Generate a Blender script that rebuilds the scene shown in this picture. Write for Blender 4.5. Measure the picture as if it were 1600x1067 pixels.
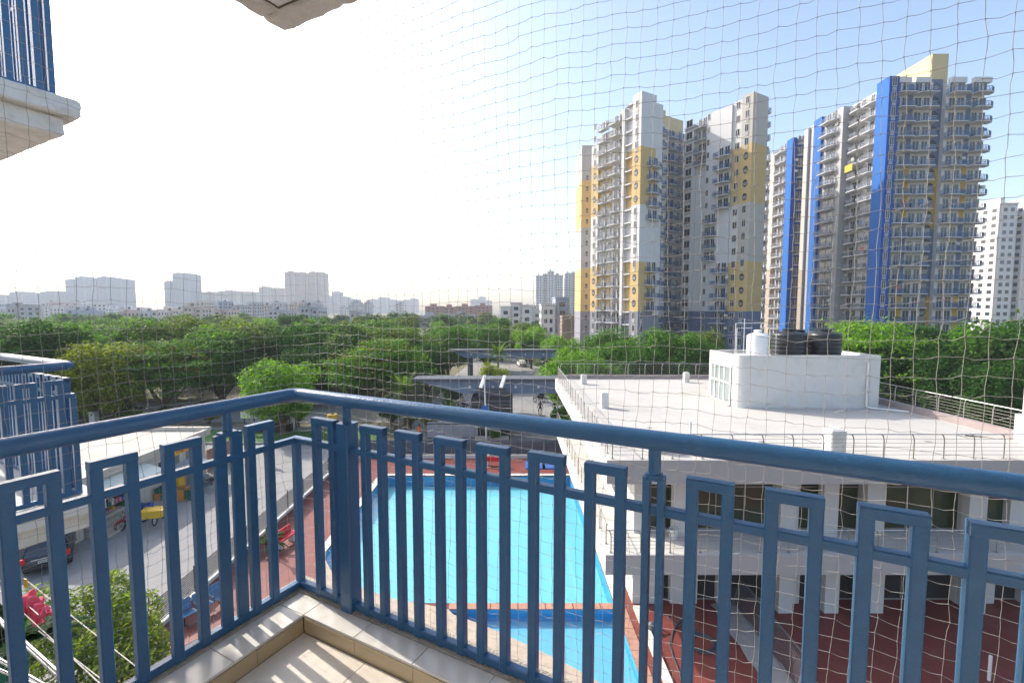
import bpy, bmesh, math, random
import numpy as np
from mathutils import Vector, Matrix
from mathutils.geometry import tessellate_polygon
for o in list(bpy.data.objects): bpy.data.objects.remove(o)
scene = bpy.context.scene
col = scene.collection
rad = math.radians
HC = 13.0                                   # camera height over the ground
# ---------------------------------------------------------------- camera
cam = bpy.data.cameras.new('camera'); camo = bpy.data.objects.new('camera', cam); col.objects.link(camo)
cam.sensor_width = 36; cam.lens = 16.0; cam.clip_start = 0.05; cam.clip_end = 20000
camo.location = (0, 0, HC); camo.rotation_euler = (rad(86.0), 0, 0)
scene.camera = camo
# ---------------------------------------------------------------- light
SUN_AZ, SUN_EL = rad(-55), rad(34)          # azimuth measured from +Y towards +X
world = bpy.data.worlds.new('World'); scene.world = world; world.use_nodes = True
wn = world.node_tree.nodes; wl = world.node_tree.links
sky = wn.new('ShaderNodeTexSky'); sky.sky_type = 'NISHITA'; sky.sun_disc = False
sky.sun_elevation = SUN_EL; sky.sun_rotation = SUN_AZ
sky.air_density = 1.0; sky.dust_density = 3.2; sky.ozone_density = 1.0; sky.altitude = 200
wn['Background'].inputs['Strength'].default_value = 0.15
wl.new(sky.outputs['Color'], wn['Background'].inputs['Color'])
sl = bpy.data.lights.new('sun', 'SUN'); so = bpy.data.objects.new('sun', sl); col.objects.link(so)
sl.energy = 2.7; sl.angle = rad(0.6); sl.color = (1.0, 0.94, 0.86)
sd = Vector((math.sin(SUN_AZ)*math.cos(SUN_EL), math.cos(SUN_AZ)*math.cos(SUN_EL), math.sin(SUN_EL)))
so.rotation_euler = sd.to_track_quat('Z', 'Y').to_euler()
scene.render.engine = 'CYCLES'
scene.view_settings.view_transform = 'Standard'; scene.view_settings.look = 'None'
scene.view_settings.exposure = 1.15; scene.view_settings.gamma = 1.0
scene.view_settings.use_curve_mapping = False

# ---------------------------------------------------------------- materials
MATS = {}
def mat(name, c, rough=0.8, var=0.12, sc=6.0, metal=0.0, bump=0.0, bsc=40.0, spec=0.4, stain=0.0, stc=(0.08,0.07,0.06), stsc=1.2, stretch=(1,1,1), coord='Position', alpha=None):
    if name in MATS: return MATS[name]
    m = bpy.data.materials.new(name); m.use_nodes = True; MATS[name] = m
    nt = m.node_tree; n = nt.nodes; l = nt.links; b = n['Principled BSDF']
    b.inputs['Roughness'].default_value = rough; b.inputs['Metallic'].default_value = metal
    b.inputs['Specular IOR Level'].default_value = spec
    if coord == 'Position':
        g = n.new('ShaderNodeNewGeometry'); src = g.outputs['Position']
    else:
        g = n.new('ShaderNodeTexCoord'); src = g.outputs['Object']
    mp = n.new('ShaderNodeMapping'); mp.inputs['Scale'].default_value = stretch; l.new(src, mp.inputs['Vector'])
    t = n.new('ShaderNodeTexNoise'); t.inputs['Scale'].default_value = sc; t.inputs['Detail'].default_value = 6; t.inputs['Roughness'].default_value = 0.62
    l.new(mp.outputs['Vector'], t.inputs['Vector'])
    mx = n.new('ShaderNodeMix'); mx.data_type = 'RGBA'
    mx.inputs[6].default_value = [max(0, x*(1-var*1.6)) for x in c]+[1]; mx.inputs[7].default_value = [min(1, x*(1+var*1.6)) for x in c]+[1]
    l.new(t.outputs['Fac'], mx.inputs[0]); out = mx.outputs[2]
    if stain > 0:
        t2 = n.new('ShaderNodeTexNoise'); t2.inputs['Scale'].default_value = stsc; t2.inputs['Detail'].default_value = 8; t2.inputs['Roughness'].default_value = 0.7
        l.new(mp.outputs['Vector'], t2.inputs['Vector'])
        r = n.new('ShaderNodeMapRange'); r.inputs[1].default_value = 0.52; r.inputs[2].default_value = 0.72; r.inputs[3].default_value = 0; r.inputs[4].default_value = stain
        l.new(t2.outputs['Fac'], r.inputs[0])
        m2 = n.new('ShaderNodeMix'); m2.data_type = 'RGBA'; m2.inputs[7].default_value = list(stc)+[1]
        l.new(r.outputs[0], m2.inputs[0]); l.new(out, m2.inputs[6]); out = m2.outputs[2]
    l.new(out, b.inputs['Base Color'])
    if bump > 0:
        t3 = n.new('ShaderNodeTexNoise'); t3.inputs['Scale'].default_value = bsc; t3.inputs['Detail'].default_value = 5
        l.new(mp.outputs['Vector'], t3.inputs['Vector'])
        bp = n.new('ShaderNodeBump'); bp.inputs['Strength'].default_value = bump; bp.inputs['Distance'].default_value = 0.02
        l.new(t3.outputs['Fac'], bp.inputs['Height']); l.new(bp.outputs['Normal'], b.inputs['Normal'])
    return m
def leafmat(name, c, var=0.45, trans=0.45):
    if name in MATS: return MATS[name]
    m = bpy.data.materials.new(name); m.use_nodes = True; MATS[name] = m
    nt = m.node_tree; n = nt.nodes; l = nt.links; b = n['Principled BSDF']; o = n['Material Output']
    g = n.new('ShaderNodeNewGeometry'); mx = n.new('ShaderNodeMix'); mx.data_type = 'RGBA'
    mx.inputs[6].default_value = [x*(1-var) for x in c]+[1]; mx.inputs[7].default_value = [min(1, c[0]*(1+var*1.3)), min(1, c[1]*(1+var)), c[2]*(1+var*.6), 1]
    l.new(g.outputs['Random Per Island'], mx.inputs[0])
    l.new(mx.outputs[2], b.inputs['Base Color']); b.inputs['Roughness'].default_value = 0.65; b.inputs['Specular IOR Level'].default_value = 0.12
    tr = n.new('ShaderNodeBsdfTranslucent'); tc = n.new('ShaderNodeMix'); tc.data_type = 'RGBA'; tc.blend_type = 'MULTIPLY'; tc.clamp_result = False; tc.inputs[0].default_value = 1.0
    tc.inputs[7].default_value = (1.4, 1.5, 0.6, 1); l.new(mx.outputs[2], tc.inputs[6]); l.new(tc.outputs[2], tr.inputs['Color'])
    ms = n.new('ShaderNodeMixShader'); ms.inputs[0].default_value = trans
    l.new(b.outputs[0], ms.inputs[1]); l.new(tr.outputs[0], ms.inputs[2]); l.new(ms.outputs[0], o.inputs['Surface'])
    return m
def glass_thin(name, tint, refl=0.12, rough=0.02):
    if name in MATS: return MATS[name]
    m = bpy.data.materials.new(name); m.use_nodes = True; MATS[name] = m
    nt = m.node_tree; n = nt.nodes; l = nt.links; o = n['Material Output']; n.remove(n['Principled BSDF'])
    t = n.new('ShaderNodeBsdfTransparent'); t.inputs['Color'].default_value = list(tint)+[1]
    g = n.new('ShaderNodeBsdfGlossy'); g.inputs['Roughness'].default_value = rough
    lw = n.new('ShaderNodeLayerWeight'); lw.inputs['Blend'].default_value = 0.5
    pw = n.new('ShaderNodeMath'); pw.operation = 'POWER'; pw.inputs[1].default_value = 4.5; l.new(lw.outputs['Facing'], pw.inputs[0])
    ad = n.new('ShaderNodeMath'); ad.operation = 'MULTIPLY_ADD'; ad.inputs[1].default_value = .9; ad.inputs[2].default_value = .03; l.new(pw.outputs[0], ad.inputs[0])
    ms = n.new('ShaderNodeMixShader'); l.new(ad.outputs[0], ms.inputs[0]); l.new(t.outputs[0], ms.inputs[1]); l.new(g.outputs[0], ms.inputs[2])
    l.new(ms.outputs[0], o.inputs['Surface']); return m

blue = mat('railing_blue_paint', (0.032, 0.118, 0.248), 0.30, 0.12, 22, spec=0.55, bump=0.14, bsc=90, stain=0.25, stc=(0.09,0.145,0.21), stsc=9)
M_plaster = mat('old_white_plaster', (0.70, 0.68, 0.64), 0.9, 0.10, 8, bump=0.5, bsc=60, stain=0.55, stc=(0.34,0.31,0.26), stsc=5)
M_plaster2 = mat('ceiling_paint', (0.74, 0.75, 0.76), 0.85, 0.05, 4, stain=0.2, stc=(0.5,0.48,0.45), stsc=3)
M_tile = mat('cream_tile', (0.70, 0.66, 0.59), 0.22, 0.05, 3.5, spec=0.5, stain=0.25, stc=(0.48,0.40,0.30), stsc=5)
M_tilefloor = mat('floor_tile_beige', (0.72, 0.65, 0.55), 0.30, 0.06, 3.0, spec=0.45, stain=0.35, stc=(0.55,0.46,0.34), stsc=3)
M_riser = mat('riser_tile', (0.52, 0.40, 0.24), 0.3, 0.10, 5, spec=0.45, stain=0.3, stc=(0.36,0.25,0.12), stsc=4)
M_grout = mat('dark_grout', (0.13, 0.10, 0.08), 0.95, 0.3, 60)
M_cement = mat('rough_cement', (0.47, 0.42, 0.35), 0.95, 0.2, 30, bump=0.7, bsc=80, stain=0.5, stc=(0.2,0.17,0.13), stsc=14)
M_net = mat('net_nylon', (0.33, 0.31, 0.285), 0.6, 0.05, 5)
M_lane = mat('lane_concrete', (0.27, 0.262, 0.25), 0.9, 0.14, 0.8, bump=0.2, bsc=12, stain=0.7, stc=(0.19,0.185,0.175), stsc=0.45)
M_road = mat('far_road', (0.27, 0.26, 0.25), 0.9, 0.10, 0.4, stain=0.4, stc=(0.22,0.21,0.20), stsc=0.25)
M_soil = mat('soil', (0.15, 0.135, 0.08), 0.95, 0.3, 0.4, stain=0.6, stc=(0.09,0.11,0.04), stsc=0.08)
M_grass = mat('grass', (0.07, 0.16, 0.03), 0.95, 0.35, 4, bump=0.5, bsc=30)
M_red = mat('red_deck_paint', (0.19, 0.045, 0.034), 0.55, 0.16, 1.2, stain=0.45, stc=(0.26,0.12,0.09), stsc=0.7, bump=0.1, bsc=20)
M_coping = mat('sandy_coping', (0.44, 0.36, 0.28), 0.9, 0.2, 5, bump=0.4, bsc=30, stain=0.4, stc=(0.30,0.22,0.16), stsc=1.5)
M_copingpale = mat('pale_coping', (0.62, 0.55, 0.49), 0.8, 0.1, 3)
M_white = mat('clubhouse_white', (0.58, 0.555, 0.515), 0.8, 0.05, 0.9, stain=0.30, stc=(0.48,0.46,0.42), stsc=0.6)
M_whitewall = mat('stair_block_white', (0.64, 0.62, 0.585), 0.8, 0.04, 1.5, stain=0.5, stc=(0.40,0.38,0.36), stsc=0.9, stretch=(1,1,0.8))
M_roof = mat('roof_screed', (0.47, 0.445, 0.405), 0.85, 0.08, 0.9, stain=0.7, stc=(0.36,0.335,0.29), stsc=0.35)
M_fascia = mat('grey_fascia', (0.43, 0.405, 0.375), 0.85, 0.06, 2, bump=0.2, bsc=50, stain=0.3, stc=(0.31,0.285,0.255), stsc=1.0, stretch=(1,1,.5))
M_maroon = mat('roof_kerb', (0.33, 0.27, 0.26), 0.9, 0.12, 2)
M_steel = mat('steel_rail', (0.55, 0.53, 0.50), 0.35, 0.1, 5, metal=0.85)
M_greyrail = mat('brown_grey_post', (0.30, 0.27, 0.24), 0.5, 0.1, 5, metal=0.3)
M_glassgreen = mat('greenish_glass', (0.045, 0.055, 0.028), 0.08, 0.35, 0.6, spec=0.6)
M_glassdark = mat('dark_glass', (0.03, 0.035, 0.045), 0.08, 0.2, 1, spec=0.6)
M_dark = mat('dark_opening', (0.035, 0.032, 0.030), 0.9, 0.2, 2)
M_frost = mat('frosted_pane', (0.24, 0.28, 0.28), 0.25, 0.06, 2, spec=0.5)
M_black = mat('black_plastic', (0.022, 0.024, 0.028), 0.42, 0.2, 3, stain=0.25, stc=(0.10,0.10,0.10), stsc=2)
M_whiteplastic = mat('white_tank', (0.80, 0.80, 0.80), 0.45, 0.03, 2)
M_bluegrey = mat('gate_bluegrey', (0.15, 0.20, 0.28), 0.5, 0.10, 1, stain=0.4, stc=(0.32,0.34,0.37), stsc=0.6)
M_darkmetal = mat('dark_louvre', (0.085, 0.085, 0.10), 0.5, 0.12, 2)
M_slat = mat('fence_slat_metal', (0.13, 0.135, 0.145), 0.5, 0.15, 3, metal=0.2)
M_bark = mat('bark', (0.12, 0.085, 0.055), 0.95, 0.3, 5, bump=0.6, bsc=20)
M_yellow = mat('yellow_plastic', (0.70, 0.42, 0.02), 0.5, 0.08, 4)
M_orange = mat('orange_plastic', (0.62, 0.24, 0.05), 0.6, 0.1, 4)
M_bluep = mat('blue_plastic', (0.03, 0.13, 0.42), 0.5, 0.1, 4)
M_greenp = mat('green_plastic', (0.02, 0.14, 0.09), 0.6, 0.1, 4)
M_redp = mat('red_plastic', (0.55, 0.02, 0.03), 0.45, 0.1, 4)
M_tyre = mat('tyre', (0.02, 0.02, 0.02), 0.8, 0.2, 9)
M_chrome = mat('chrome', (0.6, 0.6, 0.6), 0.2, 0.05, 3, metal=1)
M_carpaint = mat('car_grey_paint', (0.055, 0.06, 0.075), 0.22, 0.05, 3, metal=0.5, spec=0.6)
M_silver = mat('car_silver_paint', (0.42, 0.43, 0.45), 0.25, 0.05, 3, metal=0.6, spec=0.6)
M_taillight = mat('tail_light', (0.50, 0.01, 0.01), 0.2, 0.1, 3)
M_benchblue = mat('bench_blue', (0.05, 0.17, 0.33), 0.4, 0.1, 6)
M_shop = mat('shop_wall', (0.50, 0.46, 0.40), 0.9, 0.08, 1.2, stain=0.4, stc=(0.33,0.29,0.24), stsc=0.8)
M_shoproof = mat('shop_roof', (0.50, 0.45, 0.38), 0.9, 0.10, 0.8, stain=0.5, stc=(0.33,0.29,0.23), stsc=0.5)
M_skin = mat('skin', (0.22, 0.11, 0.065), 0.6, 0.05, 5)
M_hair = mat('hair', (0.012, 0.010, 0.009), 0.6, 0.1, 5)

# ---------------------------------------------------------------- helpers
def base(o):
    v = Vector((0, 0, 0))
    while o is not None: v += o.location; o = o.parent
    return v
class MB:
    def __init__(s): s.v = []; s.f = []; s.m = []
    def add(s, vs, fs, m=0):
        k = len(s.v); s.v += [tuple(q) for q in vs]; s.f += [tuple(i+k for i in f) for f in fs]; s.m += [m]*len(fs); return s
    def box(s, x0, x1, y0, y1, z0, z1, m=0):
        return s.add([(x0,y0,z0),(x1,y0,z0),(x1,y1,z0),(x0,y1,z0),(x0,y0,z1),(x1,y0,z1),(x1,y1,z1),(x0,y1,z1)],
                     [(0,3,2,1),(4,5,6,7),(0,1,5,4),(1,2,6,5),(2,3,7,6),(3,0,4,7)], m)
    def bar(s, p, q, w, h, m=0, up=(0,0,1)):      # rectangular bar between two points, w sideways and h along up
        p, q = Vector(p), Vector(q); d = (q-p).normalized(); u = Vector(up)
        if abs(d.dot(u)) > 0.99: u = Vector((0,1,0))
        sd_ = d.cross(u).normalized(); u2 = sd_.cross(d).normalized()
        vs = [c + sd_*a*w/2 + u2*b*h/2 for c in (p, q) for a, b in ((-1,-1),(1,-1),(1,1),(-1,1))]
        return s.add(vs, [(0,3,2,1),(4,5,6,7),(0,1,5,4),(1,2,6,5),(2,3,7,6),(3,0,4,7)], m)
    def bbar(s, p, q, w, h, ch=0.004, m=0, up=(0,0,1)):   # bar with chamfered long edges
        p, q = Vector(p), Vector(q); d = (q-p).normalized(); u = Vector(up)
        if abs(d.dot(u)) > 0.99: u = Vector((0,1,0))
        a = d.cross(u).normalized(); b = a.cross(d).normalized(); w /= 2; h /= 2
        sec = [(-w+ch,-h),(w-ch,-h),(w,-h+ch),(w,h-ch),(w-ch,h),(-w+ch,h),(-w,h-ch),(-w,-h+ch)]
        vs = [c + a*x + b*y for c in (p, q) for x, y in sec]
        fs = [(i, (i+1)%8, 8+(i+1)%8, 8+i) for i in range(8)] + [tuple(range(7,-1,-1)), tuple(range(8,16))]
        return s.add(vs, fs, m)
    def prism(s, poly, z0, z1, m=0, mt=None):
        n = len(poly); vs = [(x,y,z0) for x,y in poly] + [(x,y,z1) for x,y in poly]
        s.add(vs, [(i,(i+1)%n,n+(i+1)%n,n+i) for i in range(n)], m)
        k = len(s.v)-2*n
        s.f.append(tuple(k+i for i in range(n-1,-1,-1))); s.m.append(m)
        s.f.append(tuple(k+n+i for i in range(n))); s.m.append(m if mt is None else mt); return s
    def tube(s, pts, r, n=8, m=0, cap=True):
        pts = [Vector(p) for p in pts]; N = len(pts); rs = r if isinstance(r, (list, tuple)) else [r]*N
        vs = []; prev = None
        for i, p in enumerate(pts):
            d = (pts[min(i+1,N-1)]-pts[max(i-1,0)]).normalized()
            a = prev - d*prev.dot(d) if prev is not None else d.cross(Vector((0,0,1)) if abs(d.z) < 0.9 else Vector((1,0,0)))
            a = a.normalized(); prev = a; b = d.cross(a)
            vs += [p + a*math.cos(2*math.pi*k/n)*rs[i] + b*math.sin(2*math.pi*k/n)*rs[i] for k in range(n)]
        fs = [(i*n+k, i*n+(k+1)%n, (i+1)*n+(k+1)%n, (i+1)*n+k) for i in range(N-1) for k in range(n)]
        if cap: fs += [tuple(range(n-1,-1,-1)), tuple((N-1)*n+k for k in range(n))]
        return s.add(vs, fs, m)
    def lathe(s, prof, n=24, c=(0,0,0), m=0, axis='z'):
        vs = []
        for r, z in prof:
            for k in range(n):
                a = 2*math.pi*k/n; x, y = r*math.cos(a), r*math.sin(a)
                q = (x,y,z) if axis == 'z' else ((z,x,y) if axis == 'x' else (x,z,y))
                vs.append((q[0]+c[0], q[1]+c[1], q[2]+c[2]))
        fs = [(i*n+k, i*n+(k+1)%n, (i+1)*n+(k+1)%n, (i+1)*n+k) for i in range(len(prof)-1) for k in range(n)]
        return s.add(vs, fs, m)
    def mesh(s, name, mats, off=(0,0,0), smooth=False):
        me = bpy.data.meshes.new(name)
        me.from_pydata([(v[0]-off[0], v[1]-off[1], v[2]-off[2]) for v in s.v], [], s.f)
        for mm in (mats if isinstance(mats, (list, tuple)) else [mats]): me.materials.append(mm)
        if isinstance(mats, (list, tuple)) and len(mats) > 1: me.polygons.foreach_set('material_index', s.m)
        if smooth:
            me.polygons.foreach_set('use_smooth', [True]*len(me.polygons))
            try: me.set_sharp_from_angle(angle=rad(40))
            except Exception: pass
        me.update(); return me
    def build(s, name, mats, parent=None, smooth=False):
        off = base(parent) if parent is not None else (0,0,0)
        return link(name, s.mesh(name, mats, off, smooth), parent)
def link(name, me, parent=None, loc=None, rotz=0, scale=None):
    o = bpy.data.objects.new(name, me); col.objects.link(o)
    if parent is not None: o.parent = parent
    if loc is not None: o.location = loc
    if rotz: o.rotation_euler = (0, 0, rotz)
    if scale is not None: o.scale = scale
    return o
def tag(o, label=None, cat=None, group=None, kind=None):
    if label: o['label'] = label
    if cat: o['category'] = cat
    if group: o['group'] = group
    if kind: o['kind'] = kind
    return o
def thing(name, label, cat, loc=(0,0,0), rotz=0, group=None):
    o = link(name, None, None, loc, rotz); o.empty_display_size = 0.2
    return tag(o, label, cat, group)
def copy_tree(o, parent=None):
    c = o.copy(); col.objects.link(c); c.parent = parent
    for ch in list(o.children): copy_tree(ch, c)
    return c
def retag(o, label, loc, rotz=0, scale=None, group=None):
    o.location = loc; o.rotation_euler = (0, 0, rotz); o['label'] = label
    if scale: o.scale = scale
    if group: o['group'] = group
    return o
F_ = 711.1; P_ = rad(4.0)
def gx(px, Y, z=0.0):       # world X of photo column px at depth Y and height z
    return (px-800)/F_*(Y*math.cos(P_)-(z-HC)*math.sin(P_))
def gz(py, Y):              # world height of photo row py at depth Y
    b = -(py-533.5)/F_; return HC + Y*(-math.sin(P_)+b*math.cos(P_))/(math.cos(P_)+b*math.sin(P_))
def gpt(px, py, z):
    a = (px-800)/F_; b = -(py-533.5)/F_
    r = Vector((a, math.cos(P_)+b*math.sin(P_), -math.sin(P_)+b*math.cos(P_))); return r*((z-HC)/r.z)+Vector((0,0,HC))
def poly_holes(outer, holes, z):
    loops = [[Vector((x,y,0)) for x,y in L] for L in [outer]+holes]
    flat = [(v.x,v.y,z) for L in loops for v in L]
    mb = MB(); fs = []
    for t in tessellate_polygon(loops):
        a,b,c = [Vector(flat[i]) for i in t]
        fs.append(tuple(t) if (b-a).cross(c-a).z > 0 else (t[0],t[2],t[1]))
    return mb.add(flat, fs)
# ================================================================ ground, roads, pool
DX0, DX1, DY0, DY1 = -14.4, 26.0, 5.0, 39.3
E6 = 7000
g = poly_holes([(-E6,-600),(E6,-600),(E6,E6),(-E6,E6)], [[(DX0,DY0),(DX1,DY0),(DX1,DY1),(DX0,DY1)]], -0.02)
tag(g.build('ground', M_soil), kind='structure')
def sheet(name, poly, z, m):
    return tag(poly_holes(poly, [], z).build(name, m), kind='structure')
sheet('lane', [(-30,6),(DX0,6),(DX0,41.5),(-11,41.5),(-11,43),(-60,43),(-60,37.5),(-30,37.5)], 0.004, M_lane)
sheet('gate_road', [(-11.3,40.0),(9.5,40.0),(9.5,90),(-2,150),(-8,150),(-11.3,90)], 0.008, M_road)
sheet('cross_road', [(-120,52),(-11.2,52),(-11.2,63),(-120,63)], 0.006, M_road)
sheet('lawn', [(-46,43.6),(-13,43.6),(-13,48.5),(-46,48.5)], 0.012, M_grass)
k = MB(); k.box(-46,-12.9,43.3,43.58,-.02,.13); tag(k.build('kerb', M_lane), kind='structure')
k = MB(); k.box(-46,-12.9,48.52,48.8,-.02,.25); tag(k.build('kerb', M_lane), kind='structure')
pool = [(-9.95,34.65),(-9.95,23.6),(-9.6,22.6),(-8.9,21.6),(-7.9,20.9),(-6.6,20.1),(-5.3,19.5),(-4.2,19.22),(4.5,19.22),(4.5,34.65)]
kid = [(4.5,18.78),(-2.75,18.78),(-2.5,18.45),(-1.6,18.0),(-.6,17.45),(.8,16.55),(2.2,15.6),(3.4,14.6),(4.5,13.4)]
def ccw(p):
    a = sum(p[i][0]*p[(i+1)%len(p)][1]-p[(i+1)%len(p)][0]*p[i][1] for i in range(len(p)))
    return p if a > 0 else p[::-1]
pool, kid = ccw(pool), ccw(kid)
tag(poly_holes([(DX0,DY0),(DX1,DY0),(DX1,DY1),(DX0,DY1)], [pool, kid], 0.10).build('pool_deck', M_red), kind='structure')
# coping sheets (proud of the deck) and pool shells
cop_pale = [(-10.4,35.05),(-10.4,23.5),(-9.95,23.5),(-9.95,34.65),(4.5,34.65),(4.5,19.0),(4.95,19.0),(4.95,35.05)]
mb = MB(); mb.prism(ccw(cop_pale), 0.02, 0.125)
pc = tag(mb.build('pool_coping', M_copingpale), kind='structure')
near = [(-10.4,23.5),(-10.0,22.2),(-9.2,20.9),(-8.0,20.0),(-6.5,18.9),(-4.5,18.2),(-3.0,17.3),(-1.4,16.4),(0,15.6),(1.5,14.4),(3,13.0),(4.2,11.5),(4.95,11.5),(4.95,13.2),
        (4.5,13.4),(3.4,14.6),(2.2,15.6),(.8,16.55),(-.6,17.45),(-1.6,18.0),(-2.5,18.45),(-2.75,18.78),(-4.2,19.22),(-5.3,19.5),(-6.6,20.1),(-7.9,20.9),(-8.9,21.6),(-9.6,22.6),(-9.95,23.5)]
mb = MB(); mb.prism(ccw(near), 0.02, 0.13); tag(mb.build('pool_coping', M_coping), kind='structure')
M_brick = mat('brick_coping', (0.42, 0.22, 0.15), 0.8, 0.2, 3, stain=.4, stc=(0.5,0.36,0.28), stsc=2)
root = tag(link('pool_divider', None, None, (0,19,0)), kind='structure')
bm_ = MB().box(-.29,.29,-.2,.2,-1.2,.12).mesh('brick', M_brick)
for i in range(12): link('brick', bm_, root, (-2.45+i*.6+.02*(i%2), 0, 0.003*(i%3)))
bm_ = MB().box(.0,.42,-.29,.29,-.06,.128).mesh('brick', M_brick)
for i in range(9): link('brick', bm_, root, (4.515, -.5-i*.6, 0.003*(i%2)))
mb = MB(); mb.box(5.25,5.55,9,18.9,.0,.22)
tag(mb.build('drain_kerb', mat('pale_kerb',(0.6,.56,.5),.9,.12,3,stain=.4,stc=(.35,.3,.25))), kind='structure')
M_poolt = mat('pool_tiles', (0.29, 0.58, 0.63), 0.5, 0.06, 0.5, stain=.25, stc=(0.24,0.57,0.65), stsc=.12)
M_poolk = mat('pool_tiles_blue', (0.24, 0.48, 0.63), 0.5, 0.08, 0.8)
M_poolw = mat('pool_wall_tiles', (0.05, 0.30, 0.55), 0.4, 0.15, 3)
def shell(name, poly, depth, mf):
    n = len(poly); mb = MB()
    mb.add([(x,y,-depth) for x,y in poly], [tuple(range(n))], 0)
    mb.add([(x,y,-depth) for x,y in poly]+[(x,y,.11) for x,y in poly], [((i+1)%n,i,n+i,n+(i+1)%n) for i in range(n)], 1)
    tag(mb.build(name, [mf, M_poolw]), kind='structure')
shell('pool_basin', pool, .75, M_poolt); shell('pool_basin', kid, .42, M_poolk)
M_water = glass_thin('pool_water', (0.72, 0.93, 0.97), rough=0.03)
wnn = M_water.node_tree.nodes; wll = M_water.node_tree.links
tn = wnn.new('ShaderNodeTexNoise'); tn.inputs['Scale'].default_value = 1.6; tn.inputs['Detail'].default_value = 4
gg = wnn.new('ShaderNodeNewGeometry'); wll.new(gg.outputs['Position'], tn.inputs['Vector'])
bp = wnn.new('ShaderNodeBump'); bp.inputs['Strength'].default_value = .22; bp.inputs['Distance'].default_value = .05; wll.new(tn.outputs['Fac'], bp.inputs['Height'])
for nd in wnn:
    if nd.type in ('BSDF_GLOSSY', 'LAYER_WEIGHT'): wll.new(bp.outputs['Normal'], nd.inputs['Normal'])
for P in (pool, kid): tag(poly_holes([(x*0.9999,y) for x,y in P], [], -0.08).build('pool_water', M_water), kind='structure')

# ================================================================ clubhouse
CX0, CX1, CY0, CY1 = 3.7, 23.2, 17.35, 38.6
ZR, ZR0, ZT, ZT0 = 7.15, 6.2, 3.33, 2.52
club = thing('clubhouse', 'low white two-storey clubhouse with flat roof terrace beside the pool', 'building', (13, 28, 0))
def part(name, m, parent, fn, smooth=False):
    mb = MB(); fn(mb); return mb.build(name, m, parent, smooth)
rs = part('roof_slab', [M_white, M_roof, M_fascia], club, lambda b: (b.box(CX0,CX1,CY0+.02,CY1,ZR0,ZR-.002), b.box(CX0+.002,CX1-.002,CY0,CY0+.018,ZR0+.004,ZR-.006,2), b.add([(CX0,CY0,ZR),(CX1,CY0,ZR),(CX1,CY1,ZR),(CX0,CY1,ZR)],[(0,1,2,3)],1)))
ts = part('terrace_slab', [M_white, M_fascia], club, lambda b: (b.box(CX0,CX1,CY0+.02,CY1,ZT0,ZT), b.box(CX0+.002,CX1-.002,CY0,CY0+.018,ZT0+.004,ZT-.005,1)))
WY = 19.2; WX = 5.3
# storey shells with real openings along the front: piers between windows
wins1 = [(1015,1053),(1078,1213),(1249,1285),(1310,1348),(1384,1508),(1544,1580),(1612,1660)]
wins0 = [(1028,1048),(1090,1122),(1128,1196),(1250,1270),(1300,1362),(1378,1496),(1556,1600),(1620,1680)]
def storey(z0, z1, wins, head, sill, nm, gm):
    xs = [(gx(a,WY,(z0+z1)/2), gx(b,WY,(z0+z1)/2)) for a,b in wins]
    def f(b):
        b.box(WX,CX1-.3,WY+.6,CY1-1.2,z0,z1)              # body behind the glass line
        x = WX
        for a, c in xs:
            b.box(x,a,WY,WY+.6,z0,z1); x = c
            b.box(a,c,WY+.02,WY+.6,z1-head,z1)
            if sill: b.box(a,c,WY+.02,WY+.6,z0,z0+sill)
        b.box(x,CX1-.3,WY,WY+.6,z0,z1)
    part(nm, M_white, club, f)
    for a, c in xs:
        w = part('window', gm, club, lambda b: b.box(a,c,WY+.30,WY+.34,z0+sill,z1-head))
        n = max(1, int((c-a)/1.1))
        for i in range(1,n): part('mullion', M_greyrail, w, lambda b: b.box(a+(c-a)*i/n-.025,a+(c-a)*i/n+.025,WY+.26,WY+.30,z0+sill,z1-head))
        for q0,q1 in ((z1-head-.09,z1-head),(z0+sill,z0+sill+.07),(z0+sill+1.9,z0+sill+1.95)): part('transom', M_greyrail, w, lambda b: b.box(a,c,WY+.265,WY+.295,q0,q1))
storey(ZT, ZR0, wins1, .25, .0, 'upper_wall', M_glassgreen)
storey(0.1, ZT0, wins0, .02, .0, 'ground_wall', M_dark)
for i, px in enumerate((1228, 1300, 1370, 1530)):
    X = gx(px, WY-.6, 1.5)
    part('column', M_white, club, lambda b: b.box(X-.3,X+.3,WY-.65,WY-.04,.1,ZT0))
for px in (1064, 1232, 1298, 1366, 1526):
    X = gx(px, WY-.3, 5)
    part('column', M_white, club, lambda b: b.box(X-.32,X+.32,WY-.35,WY-.02,ZT,ZR0))
# side windows on the pool side
for i in range(5):
    y = 21.5+i*3.3
    part('window', M_glassgreen, club, lambda b: b.box(WX-.02,WX+.02,y,y+2,ZT+.3,ZR0-.3))
    part('window', M_dark, club, lambda b: b.box(WX-.02,WX+.02,y,y+2,.3,ZT0-.3))
# roof kerbs
part('kerb', M_maroon, club, lambda b: (b.box(CX0+.25,CX1-.2,CY1-.3,CY1-.1,ZR,ZR+.32)))
part('kerb', M_maroon, club, lambda b: (b.box(CX1-.38,CX1-.1,CY0+2.6,CY1-.32,ZR,ZR+.36)))
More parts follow.
